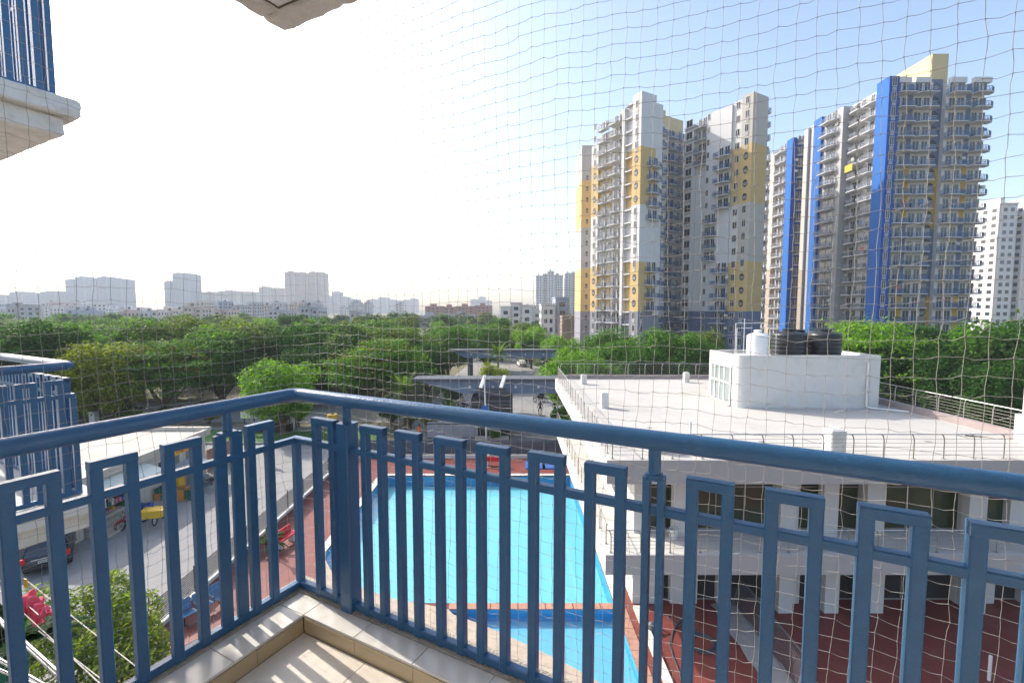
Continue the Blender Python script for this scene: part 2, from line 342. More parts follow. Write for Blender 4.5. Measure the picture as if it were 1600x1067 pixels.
# hooked posts and wires
def hook_post(x, y, dx, dy, h, parent, m=M_greyrail, r=.022):
    pts = [(x,y,0)]+[(x,y,h*.7)]+[(x+dx*t, y+dy*t, h*.7+h*.3*math.sin(a)) for t,a in ((.02,.5),(.06,1.0),(.12,1.35),(.2,1.57))]
    return pts
PM = {}
def posts(path, n, dirv, h, z, parent, m):
    (x0,y0),(x1,y1) = path
    key = (dirv, h, m.name)
    if key not in PM:
        mb = MB(); mb.tube(hook_post(0,0,dirv[0],dirv[1],h,None), .022, 6); mb.box(-.05,.05,-.05,.05,0,.02); PM[key] = mb.mesh('railing_post', m, smooth=True)
    for i in range(n):
        t = i/(n-1); link('railing_post', PM[key], parent, (x0+(x1-x0)*t-parent.location.x, y0+(y1-y0)*t-parent.location.y, z))
    for j in range(6):
        zz = z+.16+j*.155
        ox, oy = (dirv[0]*.2, dirv[1]*.2) if j == 5 else (dirv[0]*.02, dirv[1]*.02)
        mb = MB(); mb.tube([(x0+ox,y0+oy,zz+(.005 if j<5 else h-.94)),(x1+ox,y1+oy,zz+(.005 if j<5 else h-.94))], .008 if j < 5 else .022, 6); mb.build('railing_wire' if j < 5 else 'top_rail', M_steel if j == 5 else M_greyrail, parent)
posts(((CX0+.25,CY0+.2),(CX1-.3,CY0+.2)), 17, (-1,0), .98, ZR, club, M_greyrail)
posts(((CX0+.2,CY0+.9),(CX0+.2,CY1-.2)), 18, (0,-1), .98, ZR, club, M_steel)
posts(((CX0+.4,CY1-.2),(CX1-.4,CY1-.2)), 14, (1,0), .98, ZR+.3, club, M_steel)
posts(((CX1-.24,CY0+2.7),(CX1-.24,CY1-.5)), 14, (0,-1), .98, ZR+.34, club, M_steel)
posts(((CX0+.25,CY0+.2),(CX1-.3,CY0+.2)), 17, (-1,0), .92, ZT, club, M_greyrail)
posts(((CX0+.2,CY0+.9),(CX0+.2,CY1-.2)), 16, (0,-1), .92, ZT, club, M_greyrail)
# stub columns on the roof
for px, py, s, h in ((912,600,.42,.75),(1072,597,.42,.78),(944,637,.42,.92),(1302,708,.62,1.0),(1026,704,.55,.7)):
    d = (HC-ZR)/math.tan(math.atan((py-533.5)/F_)+P_); X = gx(px, d, ZR)
    part('stub_column', M_whitewall, club, lambda b: (b.prism([(X-s/2+.04,d-s/2),(X+s/2-.04,d-s/2),(X+s/2,d-s/2+.04),(X+s/2,d+s/2-.04),(X+s/2-.04,d+s/2),(X-s/2+.04,d+s/2),(X-s/2,d+s/2-.04),(X-s/2,d-s/2+.04)],ZR,ZR+h), b.box(X-s/2+.08,X+s/2-.08,d-s/2+.08,d+s/2-.08,ZR+h,ZR+h+.03)))
part('corner_pier', M_whitewall, club, lambda b: (b.box(22.35,23.1,19.2,19.95,ZR,ZR+1.25), b.box(22.5,23.0,19.35,19.8,ZR+1.25,ZR+4.2)))
# stair block
SX0, SX1, SY0, SY1, SZ = 13.35, 21.75, 26.75, 30.6, ZR+3.15
rp = [(SX0+.55,SY0),(SX1,SY0),(SX1,SY1),(SX0,SY1),(SX0,SY0+.55)]
for i in range(1,6):
    a = math.pi/2*i/6; rp.append((SX0+.55-.55*math.cos(a), SY0+.55-.55*math.sin(a)))
sb = part('stair_block', [M_whitewall, M_roof], club, lambda b: (b.prism(rp, ZR, SZ-.2, 0, 1)), smooth=False)
def ring(b):
    n = len(rp); cx, cy = (SX0+SX1)/2, (SY0+SY1)/2
    inn = [(x+(.18 if x < cx-3 else (-.18 if x > cx+3 else 0)), y+(.18 if y < cy else -.18)) for x,y in rp]
    b.add([(x,y,SZ-.2) for x,y in rp]+[(x,y,SZ) for x,y in rp]+[(x,y,SZ) for x,y in inn]+[(x,y,SZ-.2) for x,y in inn],
          [(i,(i+1)%n,n+(i+1)%n,n+i) for i in range(n)]+[(n+i,n+(i+1)%n,2*n+(i+1)%n,2*n+i) for i in range(n)]+[(2*n+i,2*n+(i+1)%n,3*n+(i+1)%n,3*n+i) for i in range(n)])
part('parapet', M_whitewall, sb, ring)
# glazed door wall on its left side
gl = part('glazed_door', M_frost, sb, lambda b: b.box(SX0-.03,SX0-.005,SY0+.75,SY1-.45,ZR+.08,ZR+2.35))
for y in (SY0+.75,SY0+1.55,SY0+2.2,SY0+2.85,SY1-.45): part('mullion', M_whiteplastic, gl, lambda b: b.box(SX0-.07,SX0-.031,y-.04,y+.04,ZR+.05,ZR+2.4))
for z in (ZR+.08,ZR+1.35,ZR+2.36): part('transom', M_whiteplastic, gl, lambda b: b.box(SX0-.065,SX0-.032,SY0+.7,SY1-.4,z-.04,z+.04))
part('door_sill', M_cement, sb, lambda b: b.box(SX0-.25,SX0-.08,SY0+.6,SY1-.3,ZR+.002,ZR+.06))
M_pvc = mat('white_pvc', (0.75,.74,.72), .4, .05, 3)
part('drain_pipe', M_pvc, sb, lambda b: b.tube([(SX1-.75,SY0-.09,SZ-.4),(SX1-.75,SY0-.09,ZR+.2),(SX1-.72,SY0-.12,ZR+.1),(SX1-.6,SY0-.3,ZR+.07),(SX1+.75,SY0-1.3,ZR+.07)], .055, 10), True)
part('pilaster', M_whitewall, sb, lambda b: b.box(SX1-.55,SX1+.02,SY0-.03,SY0+.1,ZR,SZ-.003))
vp = gpt(1078,700,ZR); part('vent_pipe', M_pvc, club, lambda b: b.tube([(vp.x,vp.y,ZR),(vp.x,vp.y,ZR+1.15)], .05, 8))
for px, py in ((1015,668),(1190,690),(1450,690)):
    v = gpt(px,py,ZR); part('roof_drain', M_greyrail, club, lambda b: b.lathe([(0,.012),(.11,.012),(.13,.004)],12,(v.x,v.y,ZR)))
stk_ = thing('stick', 'thin brown stick lying on the clubhouse roof at right', 'stick', gpt(1530,681,ZR)); p, q = gpt(1508,680,ZR+.03), gpt(1535,682,ZR+.03)
MB().bar(p,q,.05,.04).build('rod', M_bark, stk_)
# tanks and pipes on the stair block
TZ = SZ-.2
def tank(label, x, y, r, h, m, ribs, grp=None):
    prof = [(0.0,0),(r*.97,0),(r,.05)]
    for i in range(ribs):
        z = .06+(h*.8-.06)*i/ribs; dz = h*.8/ribs
        prof += [(r,z+dz*.1),(r*.965,z+dz*.45),(r*.965,z+dz*.6),(r,z+dz*.95)]
    prof += [(r,h*.8),(r*.93,h*.87),(r*.6,h*.93),(r*.36,h*.95),(r*.36,h),(0,h+.02)]
    t = thing('water_tank', label, 'water tank', (x,y,TZ), 0, grp)
    mb = MB(); mb.lathe(prof, 32, (x,y,TZ)); mb.build('shell', m, t, True)
    mb = MB(); mb.lathe([(0,0),(r*.38,0),(r*.40,.06),(r*.3,.10),(0,.12)], 20, (x,y,TZ+h)); mb.build('lid', m, t, True)
    return t
tank('white ribbed plastic water tank on the stair block roof', 15.15, 28.0, .62, 1.55, M_whiteplastic, 9)
tank('black water tank next to the white tank on the stair block', 17.4, 28.55, .98, 1.62, M_black, 5)
tank('black water tank at the right end of the stair block roof', 19.55, 28.4, .92, 1.62, M_black, 5)
tank('black water tank half hidden behind the two front black tanks', 18.9, 29.9, .85, 1.5, M_black, 5)
t = thing('tank_pipework', 'thin white water pipes looping over the white roof tank', 'pipes', (14.3,28.3,TZ))
for pts in ([(13.95,28.2,TZ),(13.95,28.2,TZ+1.75),(15.1,28.6,TZ+1.75)], [(14.12,28.7,TZ),(14.12,28.7,TZ+2.05),(16.1,28.9,TZ+2.05)], [(14.3,28.0,TZ),(14.3,28.0,TZ+2.35)], [(16.05,27.6,TZ),(16.05,27.6,TZ+1.45),(15.3,27.9,TZ+1.45)], [(16.4,28.9,TZ),(16.4,28.9,TZ+2.0)]):
    mb = MB(); mb.tube(pts, .02, 8); mb.build('pipe', M_pvc, t)
# ================================================================ our balcony
th = rad(62.5)
Av = Vector((-math.sin(th), math.cos(th), 0)); Bv = Vector((math.cos(th), math.sin(th), 0))
C0 = Vector((-1.11, 2.30, HC))
def P(a, b, z): return C0 - Av*a - Bv*b + Vector((0,0,z))
def Pn(a, b, z): return P(-2.6-a, b, z)             # the neighbour's balcony is the mirror image
ZL, ZF = -1.455, -1.537
def pbox(mb, Pf, a0, a1, b0, b1, z0, z1, m=0, bev=0):
    cs = [Pf(a0,b0,0),Pf(a1,b0,0),Pf(a1,b1,0),Pf(a0,b1,0)]
    poly = ccw([(c.x,c.y) for c in cs])
    if bev:
        cen = sum((Vector((x,y)) for x,y in poly), Vector((0,0)))/4
        top = [tuple(Vector((x,y))+(cen-Vector((x,y))).normalized()*bev) for x,y in poly]
        vs = [(x,y,HC+z0) for x,y in poly]+[(x,y,HC+z1-bev*.6) for x,y in poly]+[(x,y,HC+z1) for x,y in top]
        fs = [(0,3,2,1),(8,9,10,11)]+[(i,(i+1)%4,4+(i+1)%4,4+i) for i in range(4)]+[(4+i,4+(i+1)%4,8+(i+1)%4,8+i) for i in range(4)]
        mb.add(vs, fs, m)
    else: mb.prism(poly, HC+z0, HC+z1, m)
    return mb
def rough_slab(name, Pf, a0, a1, b0, b1, z0, z1, m, parent, amp=.005, seed=1, step=.05):
    rnd = random.Random(seed); bm = bmesh.new()
    na, nb = max(2,int((a1-a0)/step)), max(2,int((b1-b0)/step)); nz = 3
    def ring_pts(z, jz, ins):
        pts = []
        for i in range(na): pts.append((a0+(a1-a0)*i/na, b0))
        for i in range(nb): pts.append((a1, b0+(b1-b0)*i/nb))
        for i in range(na): pts.append((a1-(a1-a0)*i/na, b1))
        for i in range(nb): pts.append((a0, b1-(b1-b0)*i/nb))
        out = []
        for a,b in pts:
            ja = rnd.uniform(-1,1)*amp + (ins if a == a0 else (-ins if a == a1 else 0)); jb = rnd.uniform(-1,1)*amp + (ins if b == b0 else (-ins if b == b1 else 0))
            out.append(bm.verts.new(Pf(a+ja, b+jb, z+rnd.uniform(-1,1)*jz)))
        return out
    zs = [(z0,amp*.5,.012),(z0+.012,amp,0)]+[(z0+(z1-z0)*t,amp,0) for t in (.35,.65)]+[(z1-.012,amp,0),(z1,amp*.5,.012)]
    rings = [ring_pts(z, j, ins) for z,j,ins in zs]
    n = len(rings[0])
    for r0, r1 in zip(rings, rings[1:]):
        for i in range(n): bm.faces.new((r0[i], r0[(i+1)%n], r1[(i+1)%n], r1[i]))
    bm.faces.new(rings[0][::-1]); bm.faces.new(rings[-1])
    bmesh.ops.recalc_face_normals(bm, faces=bm.faces)
    me = bpy.data.meshes.new(name); bm.to_mesh(me); bm.free(); me.materials.append(m)
    off = base(parent) if parent is not None else Vector((0,0,0))
    me.transform(Matrix.Translation(-off)); return link(name, me, parent)

bal = thing('balcony', 'cream tiled balcony floor with raised tiled ledge inside the blue railing', 'balcony', P(1,1,ZF))
rough_slab('slab', P, -.10, 4.2, -.10, 2.9, ZF-.16, ZF-.012, M_cement, bal, .004, 3)
mb = MB(); pbox(mb, P, -.075, 4.2, -.075, .03, ZF-.01, ZL+.006); pbox(mb, P, -.075, .03, .031, 2.9, ZF-.01, ZL+.006); mb.build('cement_curb', M_cement, bal)
mb = MB(); pbox(mb, P, .03, 4.2, .03, .135, ZF-.01, ZL-.012); pbox(mb, P, .03, .195, .136, 2.9, ZF-.01, ZL-.012); pbox(mb, P, .1955, 4.2, .1365, 2.9, ZF-.009, ZF-.004); mb.build('grout_bed', M_grout, bal)
def tiles(name, m, rects, z0, z1, bev=.002):
    for a0,a1,b0,b1 in rects:
        mb = MB(); pbox(mb, P, a0+.0012, a1-.0012, b0+.0012, b1-.0012, z0, z1, 0, bev); mb.build(name, m, bal)
tiles('ledge_tile', M_tile, [(.032,.20,.032,.142)]+[(.20+.33*i,.20+.33*(i+1),.032,.142) for i in range(11)], ZL-.012, ZL)
tiles('ledge_tile', M_tile, [(.032,.20,.142+.33*i,.142+.33*(i+1)) for i in range(8)], ZL-.012, ZL)
tiles('riser_tile', M_riser, [(.206+.33*i,.206+.33*(i+1),.1365,.146) for i in range(11)], ZF-.003, ZL-.014, .0005)
tiles('riser_tile', M_riser, [(.1965,.205,.147+.33*i-.1*(i>0),.147+.33*(i+1)-.1) for i in range(9)], ZF-.003, ZL-.014, .0005)
tiles('floor_tile', M_tilefloor, [(.207+(.6*i-.2 if i else 0),.207+.6*(i+1)-.2,.148+(.6*j-.27 if j else 0),.148+.6*(j+1)-.27) for i in range(7) for j in range(5)], ZF-.004, ZF, .0015)
# ---- ceiling slab of the balcony above ours
up = thing('balcony_ceiling_slab', 'rough edged concrete corner of the balcony slab overhead', 'balcony slab', P(1,1,1.38))
rough_slab('edge_band', P, -.06, 4.4, -.06, .06, 1.38, 1.56, M_plaster, up, .006, 11, .035)
rough_slab('edge_band', P, -.06, .06, .062, 3.0, 1.381, 1.561, M_plaster, up, .006, 12, .035)
mb = MB(); pbox(mb, P, .0605, 4.4, .0605, 3.0, 1.395, 1.55); mb.build('ceiling', M_plaster2, up)
mb = MB()
for a0,b0,a1,b1 in ((.066,.066,4.3,.066),(.066,.07,.066,2.9)):
    mb.tube([P(a0+(a1-a0)*i/80,b0+(b1-b0)*i/80,1.392+.002*math.sin(i*1.7)) for i in range(81)], .004, 5)
mb.build('drip_groove', M_grout, up)
# ---- wall of the flat behind the viewer
aw = thing('apartment_wall', 'plain cream apartment wall behind the balcony, out of view', 'wall', P(2,2.9,ZF))
mb = MB(); pbox(mb, P, -.1, 4.4, 2.92, 3.1, ZF, 1.39); mb.build('wall_panel', M_plaster2, aw)
mb = MB(); pbox(mb, P, 4.22, 4.4, -.1, 2.915, ZF, 1.385); mb.build('wall_panel', M_plaster2, aw)

def railing(label, Pf, fr, sd_, posts_, pairs, fa, sb_, dz=0.0, cat='railing'):
    T = .036
    r = thing('balcony_railing', label, cat, Pf(0,0,ZL+dz))
    off = base(r)
    Q = lambda a,b,z: Pf(a,b,z+dz)
    # handrail pipe with a mitred, welded corner
    mb = MB(); mb.tube([Q(fa,0,-.430), Q(.05,0,-.430), Q(.012,.012,-.430), Q(0,.05,-.430), Q(0,sb_,-.430)], .0325, 20); mb.build('handrail', blue, r, True)
    mb = MB(); mb.tube([Q(.036,-.0,-.430),Q(.030,.0,-.430)], .0345, 14); mb.tube([Q(.0,.036,-.430),Q(0,.030,-.430)], .0342, 14); mb.build('weld_bead', blue, r, True)
    # mid and bottom rails
    for z, h in ((-.664,.030),(-1.428,.034)):
        mb = MB(); mb.bbar(Q(fa,0,z), Q(-.016,0,z), .034, h); mb.build('mid_rail' if z > -1 else 'bottom_rail', blue, r)
        mb = MB(); mb.bbar(Q(0,sb_,z), Q(0,.0175,z), .034, h); mb.build('mid_rail' if z > -1 else 'bottom_rail', blue, r)
    mb = MB(); mb.bbar(Q(0,0,-1.411), Q(0,0,-.68), T, T, up=tuple(Bv)); mb.build('corner_bar', blue, r)
    rnd = random.Random(5)
    def picket(f):
        zt = -.535+rnd.uniform(-.003,.003)
        mb = MB(); k, l_ = f
        mb.bbar(k(-1.446), k(zt), T, T+.0015, up=tuple(Bv)); mb.bbar(l_(-1.446), l_(zt), T, T+.0015, up=tuple(Bv))
        p, q = k(zt-.016), l_(zt-.016); d = (q-p).normalized()*.018
        mb.bbar(p-d, q+d, T+.003, .034); mb.build('picket', blue, r)
    for a0,a1 in fr: picket((lambda z,a=a0: Q(a,0,z), lambda z,a=a1: Q(a,0,z)))
    for b0,b1 in sd_: picket((lambda z,b=b0: Q(0,b,z), lambda z,b=b1: Q(0,b,z)))
    for a in posts_:
        p = MB().bbar(Q(a,0,ZL-.004), Q(a,0,-.535), .074, .074, .006, up=tuple(Bv)).build('post', blue, r)
        MB().tube([Q(a,0,-.537), Q(a,0,-.445)], .021, 14).build('stub', blue, p, True)
    for (a0,b0,a1,b1) in pairs:
        p = MB().bbar(Q(a0,b0,ZL-.004), Q(a0,b0,-.55), .022, .05, .003, up=tuple(Bv)).build('post', blue, r)
        mb = MB().bbar(Q(a1,b1,ZL-.004), Q(a1,b1,-.55), .022, .05, .003, up=tuple(Bv)); mb.build('post', blue, r)
        mb = MB(); mb.bbar(Q(a0,b0,-.551), Q(a1,b1,-.551), .05, .02); mb.tube([Q((a0+a1)/2,(b0+b1)/2,-.548), Q((a0+a1)/2,(b0+b1)/2,-.445)], .020, 14); mb.build('stub', blue, p)
    return r
FR = [(.154,.271),(.484,.585),(.691,.787),(.907,1.014),(1.112,1.22),(1.344,1.45),(1.565,1.674),(1.903,2.006),(2.124,2.235),(2.349,2.463),(2.574,2.685),(2.80,2.91),(3.02,3.13)]
SD = [(.149,.244),(.478,.581),(.704,.81),(.922,1.032),(1.14,1.25),(1.36,1.47),(1.58,1.69)]
railing('blue painted metal railing with square loops enclosing our balcony', P, FR, SD, [.367, 3.25], [(1.761,0,1.808,0),(0,.307,0,.379)], 4.2, 2.9)
# ---- the neighbour's balconies
SDn = [(.07+.15*i,.145+.15*i) for i in range(14)]; FRn = [(.10+.15*i,.175+.15*i) for i in range(12)]
def nslab(label, dz, cat='balcony'):
    t = thing('balcony', label, cat, Pn(1,1,ZL+dz))
    rough_slab('slab', Pn, -.12, 4.0, -.12, 2.6, ZL-.13+dz, ZL+dz, M_plaster, t, .005, 21, .05)
    rough_slab('beam', Pn, -.04, 3.9, -.04, 2.5, ZL-.27+dz, ZL-.128+dz, M_plaster, t, .004, 22, .06)
    return t
nb1 = nslab("neighbour's balcony slab of rough cement level with ours on the left", 0)
nb2 = nslab("neighbour's upper balcony slab with chipped white edge in the top left corner", 3.02)
mb = MB(); rr = random.Random(4)
railing('blue railing of the neighbouring balcony behind our left handrail', Pn, FRn, SDn, [], [], 3.6, 2.4)
railing('blue railing on the upper neighbouring balcony in the top left corner', Pn, FRn, SDn, [], [], 3.6, 2.4, 3.02)
# ---- bird net
def build_net():
    rng = np.random.default_rng(7); cell = .050
    z = np.arange(-1.47, 1.38, .0515); nz = len(z)
    ua = np.arange(0, 3.7, cell); ub = np.arange(cell, 2.1, cell)
    u = np.concatenate([-ub[::-1], ua]); nu = len(u)
    U, Z = np.meshgrid(u, z, indexing='ij')
    # billow out of plane and sag in plane
    lo = lambda f1,f2,p: np.sin(U*f1+p)*np.cos(Z*f2+p*1.7)
    out = .075+.022*lo(2.1,1.9,.4)+.012*lo(5.3,4.1,2.1)
    Zs = Z+.018*lo(3.1,1.3,1.0)+.008*lo(7.7,3.3,.2)+.003*np.sin(U*23+Z*9)+rng.normal(0,.0022,U.shape)
    Us = U+.010*lo(1.7,3.4,2.2)+.005*lo(4.4,6.1,.7)+rng.normal(0,.0020,U.shape)
    pts = np.zeros(U.shape+(3,))
    A_, B_, C_ = np.array(Av), np.array(Bv), np.array(C0)
    a = np.where(Us > 0, Us, 0); b = np.where(Us < 0, -Us, 0)
    # smooth corner: push outward along both axes, fading
    wa = np.clip(Us/.16+.5, 0, 1); oa = -out*(1-wa); ob = -out*wa
    a = a+oa; b = b+ob
    pts = C_ - a[...,None]*A_ - b[...,None]*B_ ; pts[...,2] = HC+Zs
    V = []; Fc = []; cnt = 0
    def segs(p, q, r):
        d = q-p; d /= np.linalg.norm(d, axis=1, keepdims=True)
        ref = np.where(np.abs(d[:,2:3]) > .8, np.array([[.46,.88,0]]), np.array([[0,0,1.]]))
        s = np.cross(d, ref); s /= np.linalg.norm(s, axis=1, keepdims=True); t = np.cross(d, s)
        ring = [s*math.cos(k*2.0944)+t*math.sin(k*2.0944) for k in range(3)]
        vs = np.stack([p+r*ring[0],p+r*ring[1],p+r*ring[2],q+r*ring[0],q+r*ring[1],q+r*ring[2]], 1)
        return vs.reshape(-1,3)
    def edges(p, q, sag):
        p = p.reshape(-1,3); q = q.reshape(-1,3); m = (p+q)/2+sag.reshape(-1,3)
        return [segs(p,m,.00080), segs(m,q,.00080)]
    sh = pts[1:,:].shape; sag = rng.normal(0,.0012,sh); sag[...,2] -= np.abs(rng.normal(.0022,.0020,sh[:2]))
    L = edges(pts[:-1,:], pts[1:,:], sag)
    sv = pts[:,1:].shape; L += edges(pts[:,:-1], pts[:,1:], rng.normal(0,.0010,sv))
    vs = np.concatenate(L); ns = len(vs)//6
    idx = np.arange(ns)[:,None]*6
    fs = np.concatenate([idx+np.array([[0,1,4,3]]), idx+np.array([[1,2,5,4]]), idx+np.array([[2,0,3,5]])])
    net = thing('bird_net', 'fine beige knotted bird net stretched outside the balcony railing', 'net', P(0,0,ZL))
    off = np.array(base(net))
    me = bpy.data.meshes.new('thread'); me.from_pydata((vs-off).tolist(), [], fs.tolist()); me.materials.append(M_net)
    tag(link('thread', me, net), kind='stuff')
    kp = pts.reshape(-1,3)-off; r = .0025
    oc = np.array([[1,0,0],[-1,0,0],[0,1,0],[0,-1,0],[0,0,1],[0,0,-1]])*r
    vs = (kp[:,None,:]+oc[None]).reshape(-1,3); idx = np.arange(len(kp))[:,None]*6
    fs = np.concatenate([idx+np.array([f]) for f in ((0,2,4),(2,1,4),(1,3,4),(3,0,4),(2,0,5),(1,2,5),(3,1,5),(0,3,5))])
    me = bpy.data.meshes.new('knots'); me.from_pydata(vs.tolist(), [], fs.tolist()); me.materials.append(M_net)
    tag(link('knots', me, net), kind='stuff')
build_net()
# ---- clothes rack of the floor below
rack = thing('clothes_rack', 'silver clothes drying rack with cords on the balcony below', 'clothes rack', gpt(50,1000,HC-2.9))
for (x0,y0,x1,y1,r) in ((-60,915,120,1078,.022),(-80,985,95,1085,.016),(20,1062,62,1100,.016),(-40,1030,70,1075,.012)):
    MB().tube([gpt(x0,y0,HC-2.9), gpt(x1,y1,HC-2.9)], r, 10).build('rod', M_chrome, rack, True)
for (x0,y0,x1,y1) in ((37,903,260,1078),(-20,905,170,1080),(-30,880,60,960),(60,985,190,1085)):
    MB().tube([gpt(x0+(x1-x0)*i/8,y0+(y1-y0)*i/8,HC-2.85-.10*math.sin(math.pi*i/8)) for i in range(9)], .004, 5).build('cord', mat('cord_white',(.6,.55,.52),.7), rack)
cl = thing('hanging_cloth', 'pink crumpled cloth hung over a cord at lower left', 'cloth', gpt(62,955,HC-2.88))
M_pink = mat('pink_cloth', (0.72,0.10,0.17), .9, .12, 25)
def cloth():
    bm = bmesh.new(); N, K = 26, 20; g_ = []
    p0 = gpt(44,928,HC-2.85); p1 = gpt(84,966,HC-2.92); d = p1-p0; n = Vector((-d.y,d.x,0)).normalized()
    for i in range(N):
        row = []
        for j in range(K):
            s = i/(N-1); t = (j/(K-1)-.5)*2
            w = .11+.03*math.sin(s*9)
            drop = -.14*abs(t)**1.2*(.6+.4*math.sin(s*3.1))
            p = p0+d*(s*.82+.05*math.sin(t*4))+n*(w*.45*math.sin(t*1.5)+.03*math.sin(s*19+t*5))+Vector((0,0,drop+.022*math.sin(s*24+3*t)+.02*math.sin(t*11+s*8)+.02))
            row.append(bm.verts.new(p-base(cl)))
        g_.append(row)
    for i in range(N-1):
        for j in range(K-1): bm.faces.new((g_[i][j],g_[i+1][j],g_[i+1][j+1],g_[i][j+1]))
    me = bpy.data.meshes.new('cloth'); bm.to_mesh(me); bm.free(); me.materials.append(M_pink)
    me.polygons.foreach_set('use_smooth', [True]*len(me.polygons))
    o = link('fabric', me, cl); s = o.modifiers.new('s','SOLIDIFY'); s.thickness = .004
cloth()
pg = thing('clothes_peg', 'yellow clothes peg on the cord above the pink cloth', 'clothes peg', gpt(40,910,HC-2.85))
p = gpt(40,910,HC-2.85); MB().bar(p+Vector((-.01,0,-.05)),p+Vector((.0,0,.04)),.014,.014).build('jaw', M_yellow, pg); MB().bar(p+Vector((.018,0,-.05)),p+Vector((.006,0,.04)),.014,.014).build('jaw', M_yellow, pg)
# ================================================================ towers
Tw = lambda n,c,**k: mat(n, c, .85, .05, .25, stain=k.get('st',.25), stc=k.get('stc',tuple(x*.62 for x in c)), stsc=.25, stretch=(1,1,.35))
M_tw = Tw('tower_white', (0.66,0.64,0.63)); M_ty = Tw('tower_yellow', (0.60,0.425,0.19)); M_tg = Tw('tower_base_grey', (0.24,0.24,0.28)); M_tb = Tw('tower_beige', (0.50,0.46,0.41)); M_tgrey = Tw('tower_grey', (0.42,0.41,0.41))
M_blu = Tw('tower_blue', (0.010,0.070,0.34)); M_lblu = Tw('tower_light_blue', (0.018,0.125,0.42)); M_och = Tw('tower_ochre', (0.52,0.32,0.06)); M_tan = Tw('tower_tan', (0.40,0.33,0.27)); M_cream = Tw('tower_cream', (0.62,0.49,0.28)); M_slateblue = Tw('tower_slate', (0.13,0.17,0.27))
M_railglass = mat('balcony_railing_blue', (0.075,0.15,0.29), .35, .25, .6); M_railgrey = mat('balcony_railing_grey', (0.20,0.225,0.27), .4, .25, .6)
M_pale = mat('window_frame_white', (0.62,.61,.58), .6, .05, 1)
ST = 3.0
def unit(u): return Vector((u[0],u[1],0)).normalized()
BM = {}
def balcony_meshes(w, d, rail, slabm, wall):
    key = (round(w,2), round(d,2), rail.name, slabm.name)
    if key not in BM:
        # local frame: x along the wall, -y outward, origin at the slab top on the wall
        s = MB(); s.add([(-w/2,0,0),(w/2,0,0),(w/2,-d*.62,0),(w/2-w*.28,-d,0),(-w/2,-d,0),(-w/2,0,-.16),(w/2,0,-.16),(w/2,-d*.62,-.16),(w/2-w*.28,-d,-.16),(-w/2,-d,-.16)],
              [(4,3,2,1,0),(5,6,7,8,9),(0,1,6,5),(1,2,7,6),(2,3,8,7),(3,4,9,8),(4,0,5,9)])
        r = MB(); e = .05; pts = [(-w/2+e,-.05),(-w/2+e,-d+e),(w/2-w*.28,-d+e),(w/2-e,-d*.62+.02),(w/2-e,-.05)]
        for (x0,y0),(x1,y1) in zip(pts, pts[1:]):
            L = math.hypot(x1-x0,y1-y0); n = max(2, int(L/.28))
            for i in range(n+1): r.bar((x0+(x1-x0)*i/n,y0+(y1-y0)*i/n,.0),(x0+(x1-x0)*i/n,y0+(y1-y0)*i/n,1.0), .10, .03)
            for z in (.12,1.02): r.bar((x0,y0,z),(x1,y1,z), .06, .06)
        g_ = MB(); f_ = MB()
        for cx, ww in ((-w*.22, w*.27), (w*.2, w*.31)):
            g_.box(cx-ww/2,cx+ww/2,-.02,.05,.05,2.3)
            f_.box(cx-ww/2-.08,cx-ww/2,-.05,.05,.03,2.4); f_.box(cx+ww/2,cx+ww/2+.08,-.05,.05,.03,2.4); f_.box(cx-.04,cx+.04,-.05,-.021,.03,2.3)
        ac = MB().box(w*.38,w*.38+.75,-.4,-.02,1.5,2.1)
        BM[key] = (s.mesh('balcony',slabm), r.mesh('railing',rail), g_.mesh('glass_door',M_glassdark), f_.mesh('door_frame',M_pale), ac.mesh('air_conditioner',M_pale))
    return BM[key]
RB = random.Random(17)
LAU = [MB().box(-.5,.35,-.02,.02,.75+.1*i,1.6).mesh('laundry', mat('laundry%d'%i, c, .9, .1, 3)) for i,c in enumerate(((.5,.12,.1),(.55,.55,.5),(.1,.2,.4),(.45,.35,.12)))]
def stack(t, p, direction, w, d, zs, rail=M_railglass, slabm=M_tw, flip=False, ac=.15):
    """a column of balconies: p is the wall point, direction the outward normal"""
    n = unit(direction); rz = math.atan2(n.y, n.x)+math.pi/2
    ms = balcony_meshes(w, d, rail, slabm, None)
    for z in zs:
        b = link('balcony', ms[0], t, (p[0]-t.location.x, p[1]-t.location.y, z), rz, (-1 if flip else 1, 1, 1))
        link('railing', ms[1], b); link('glass_door', ms[2], b); link('door_frame', ms[3], b)
        if RB.random() < ac: link('air_conditioner', ms[4], b)
        if RB.random() < .10: link('laundry', LAU[RB.randrange(4)], b, (RB.uniform(-w*.3,w*.2), -d*.8, 0))
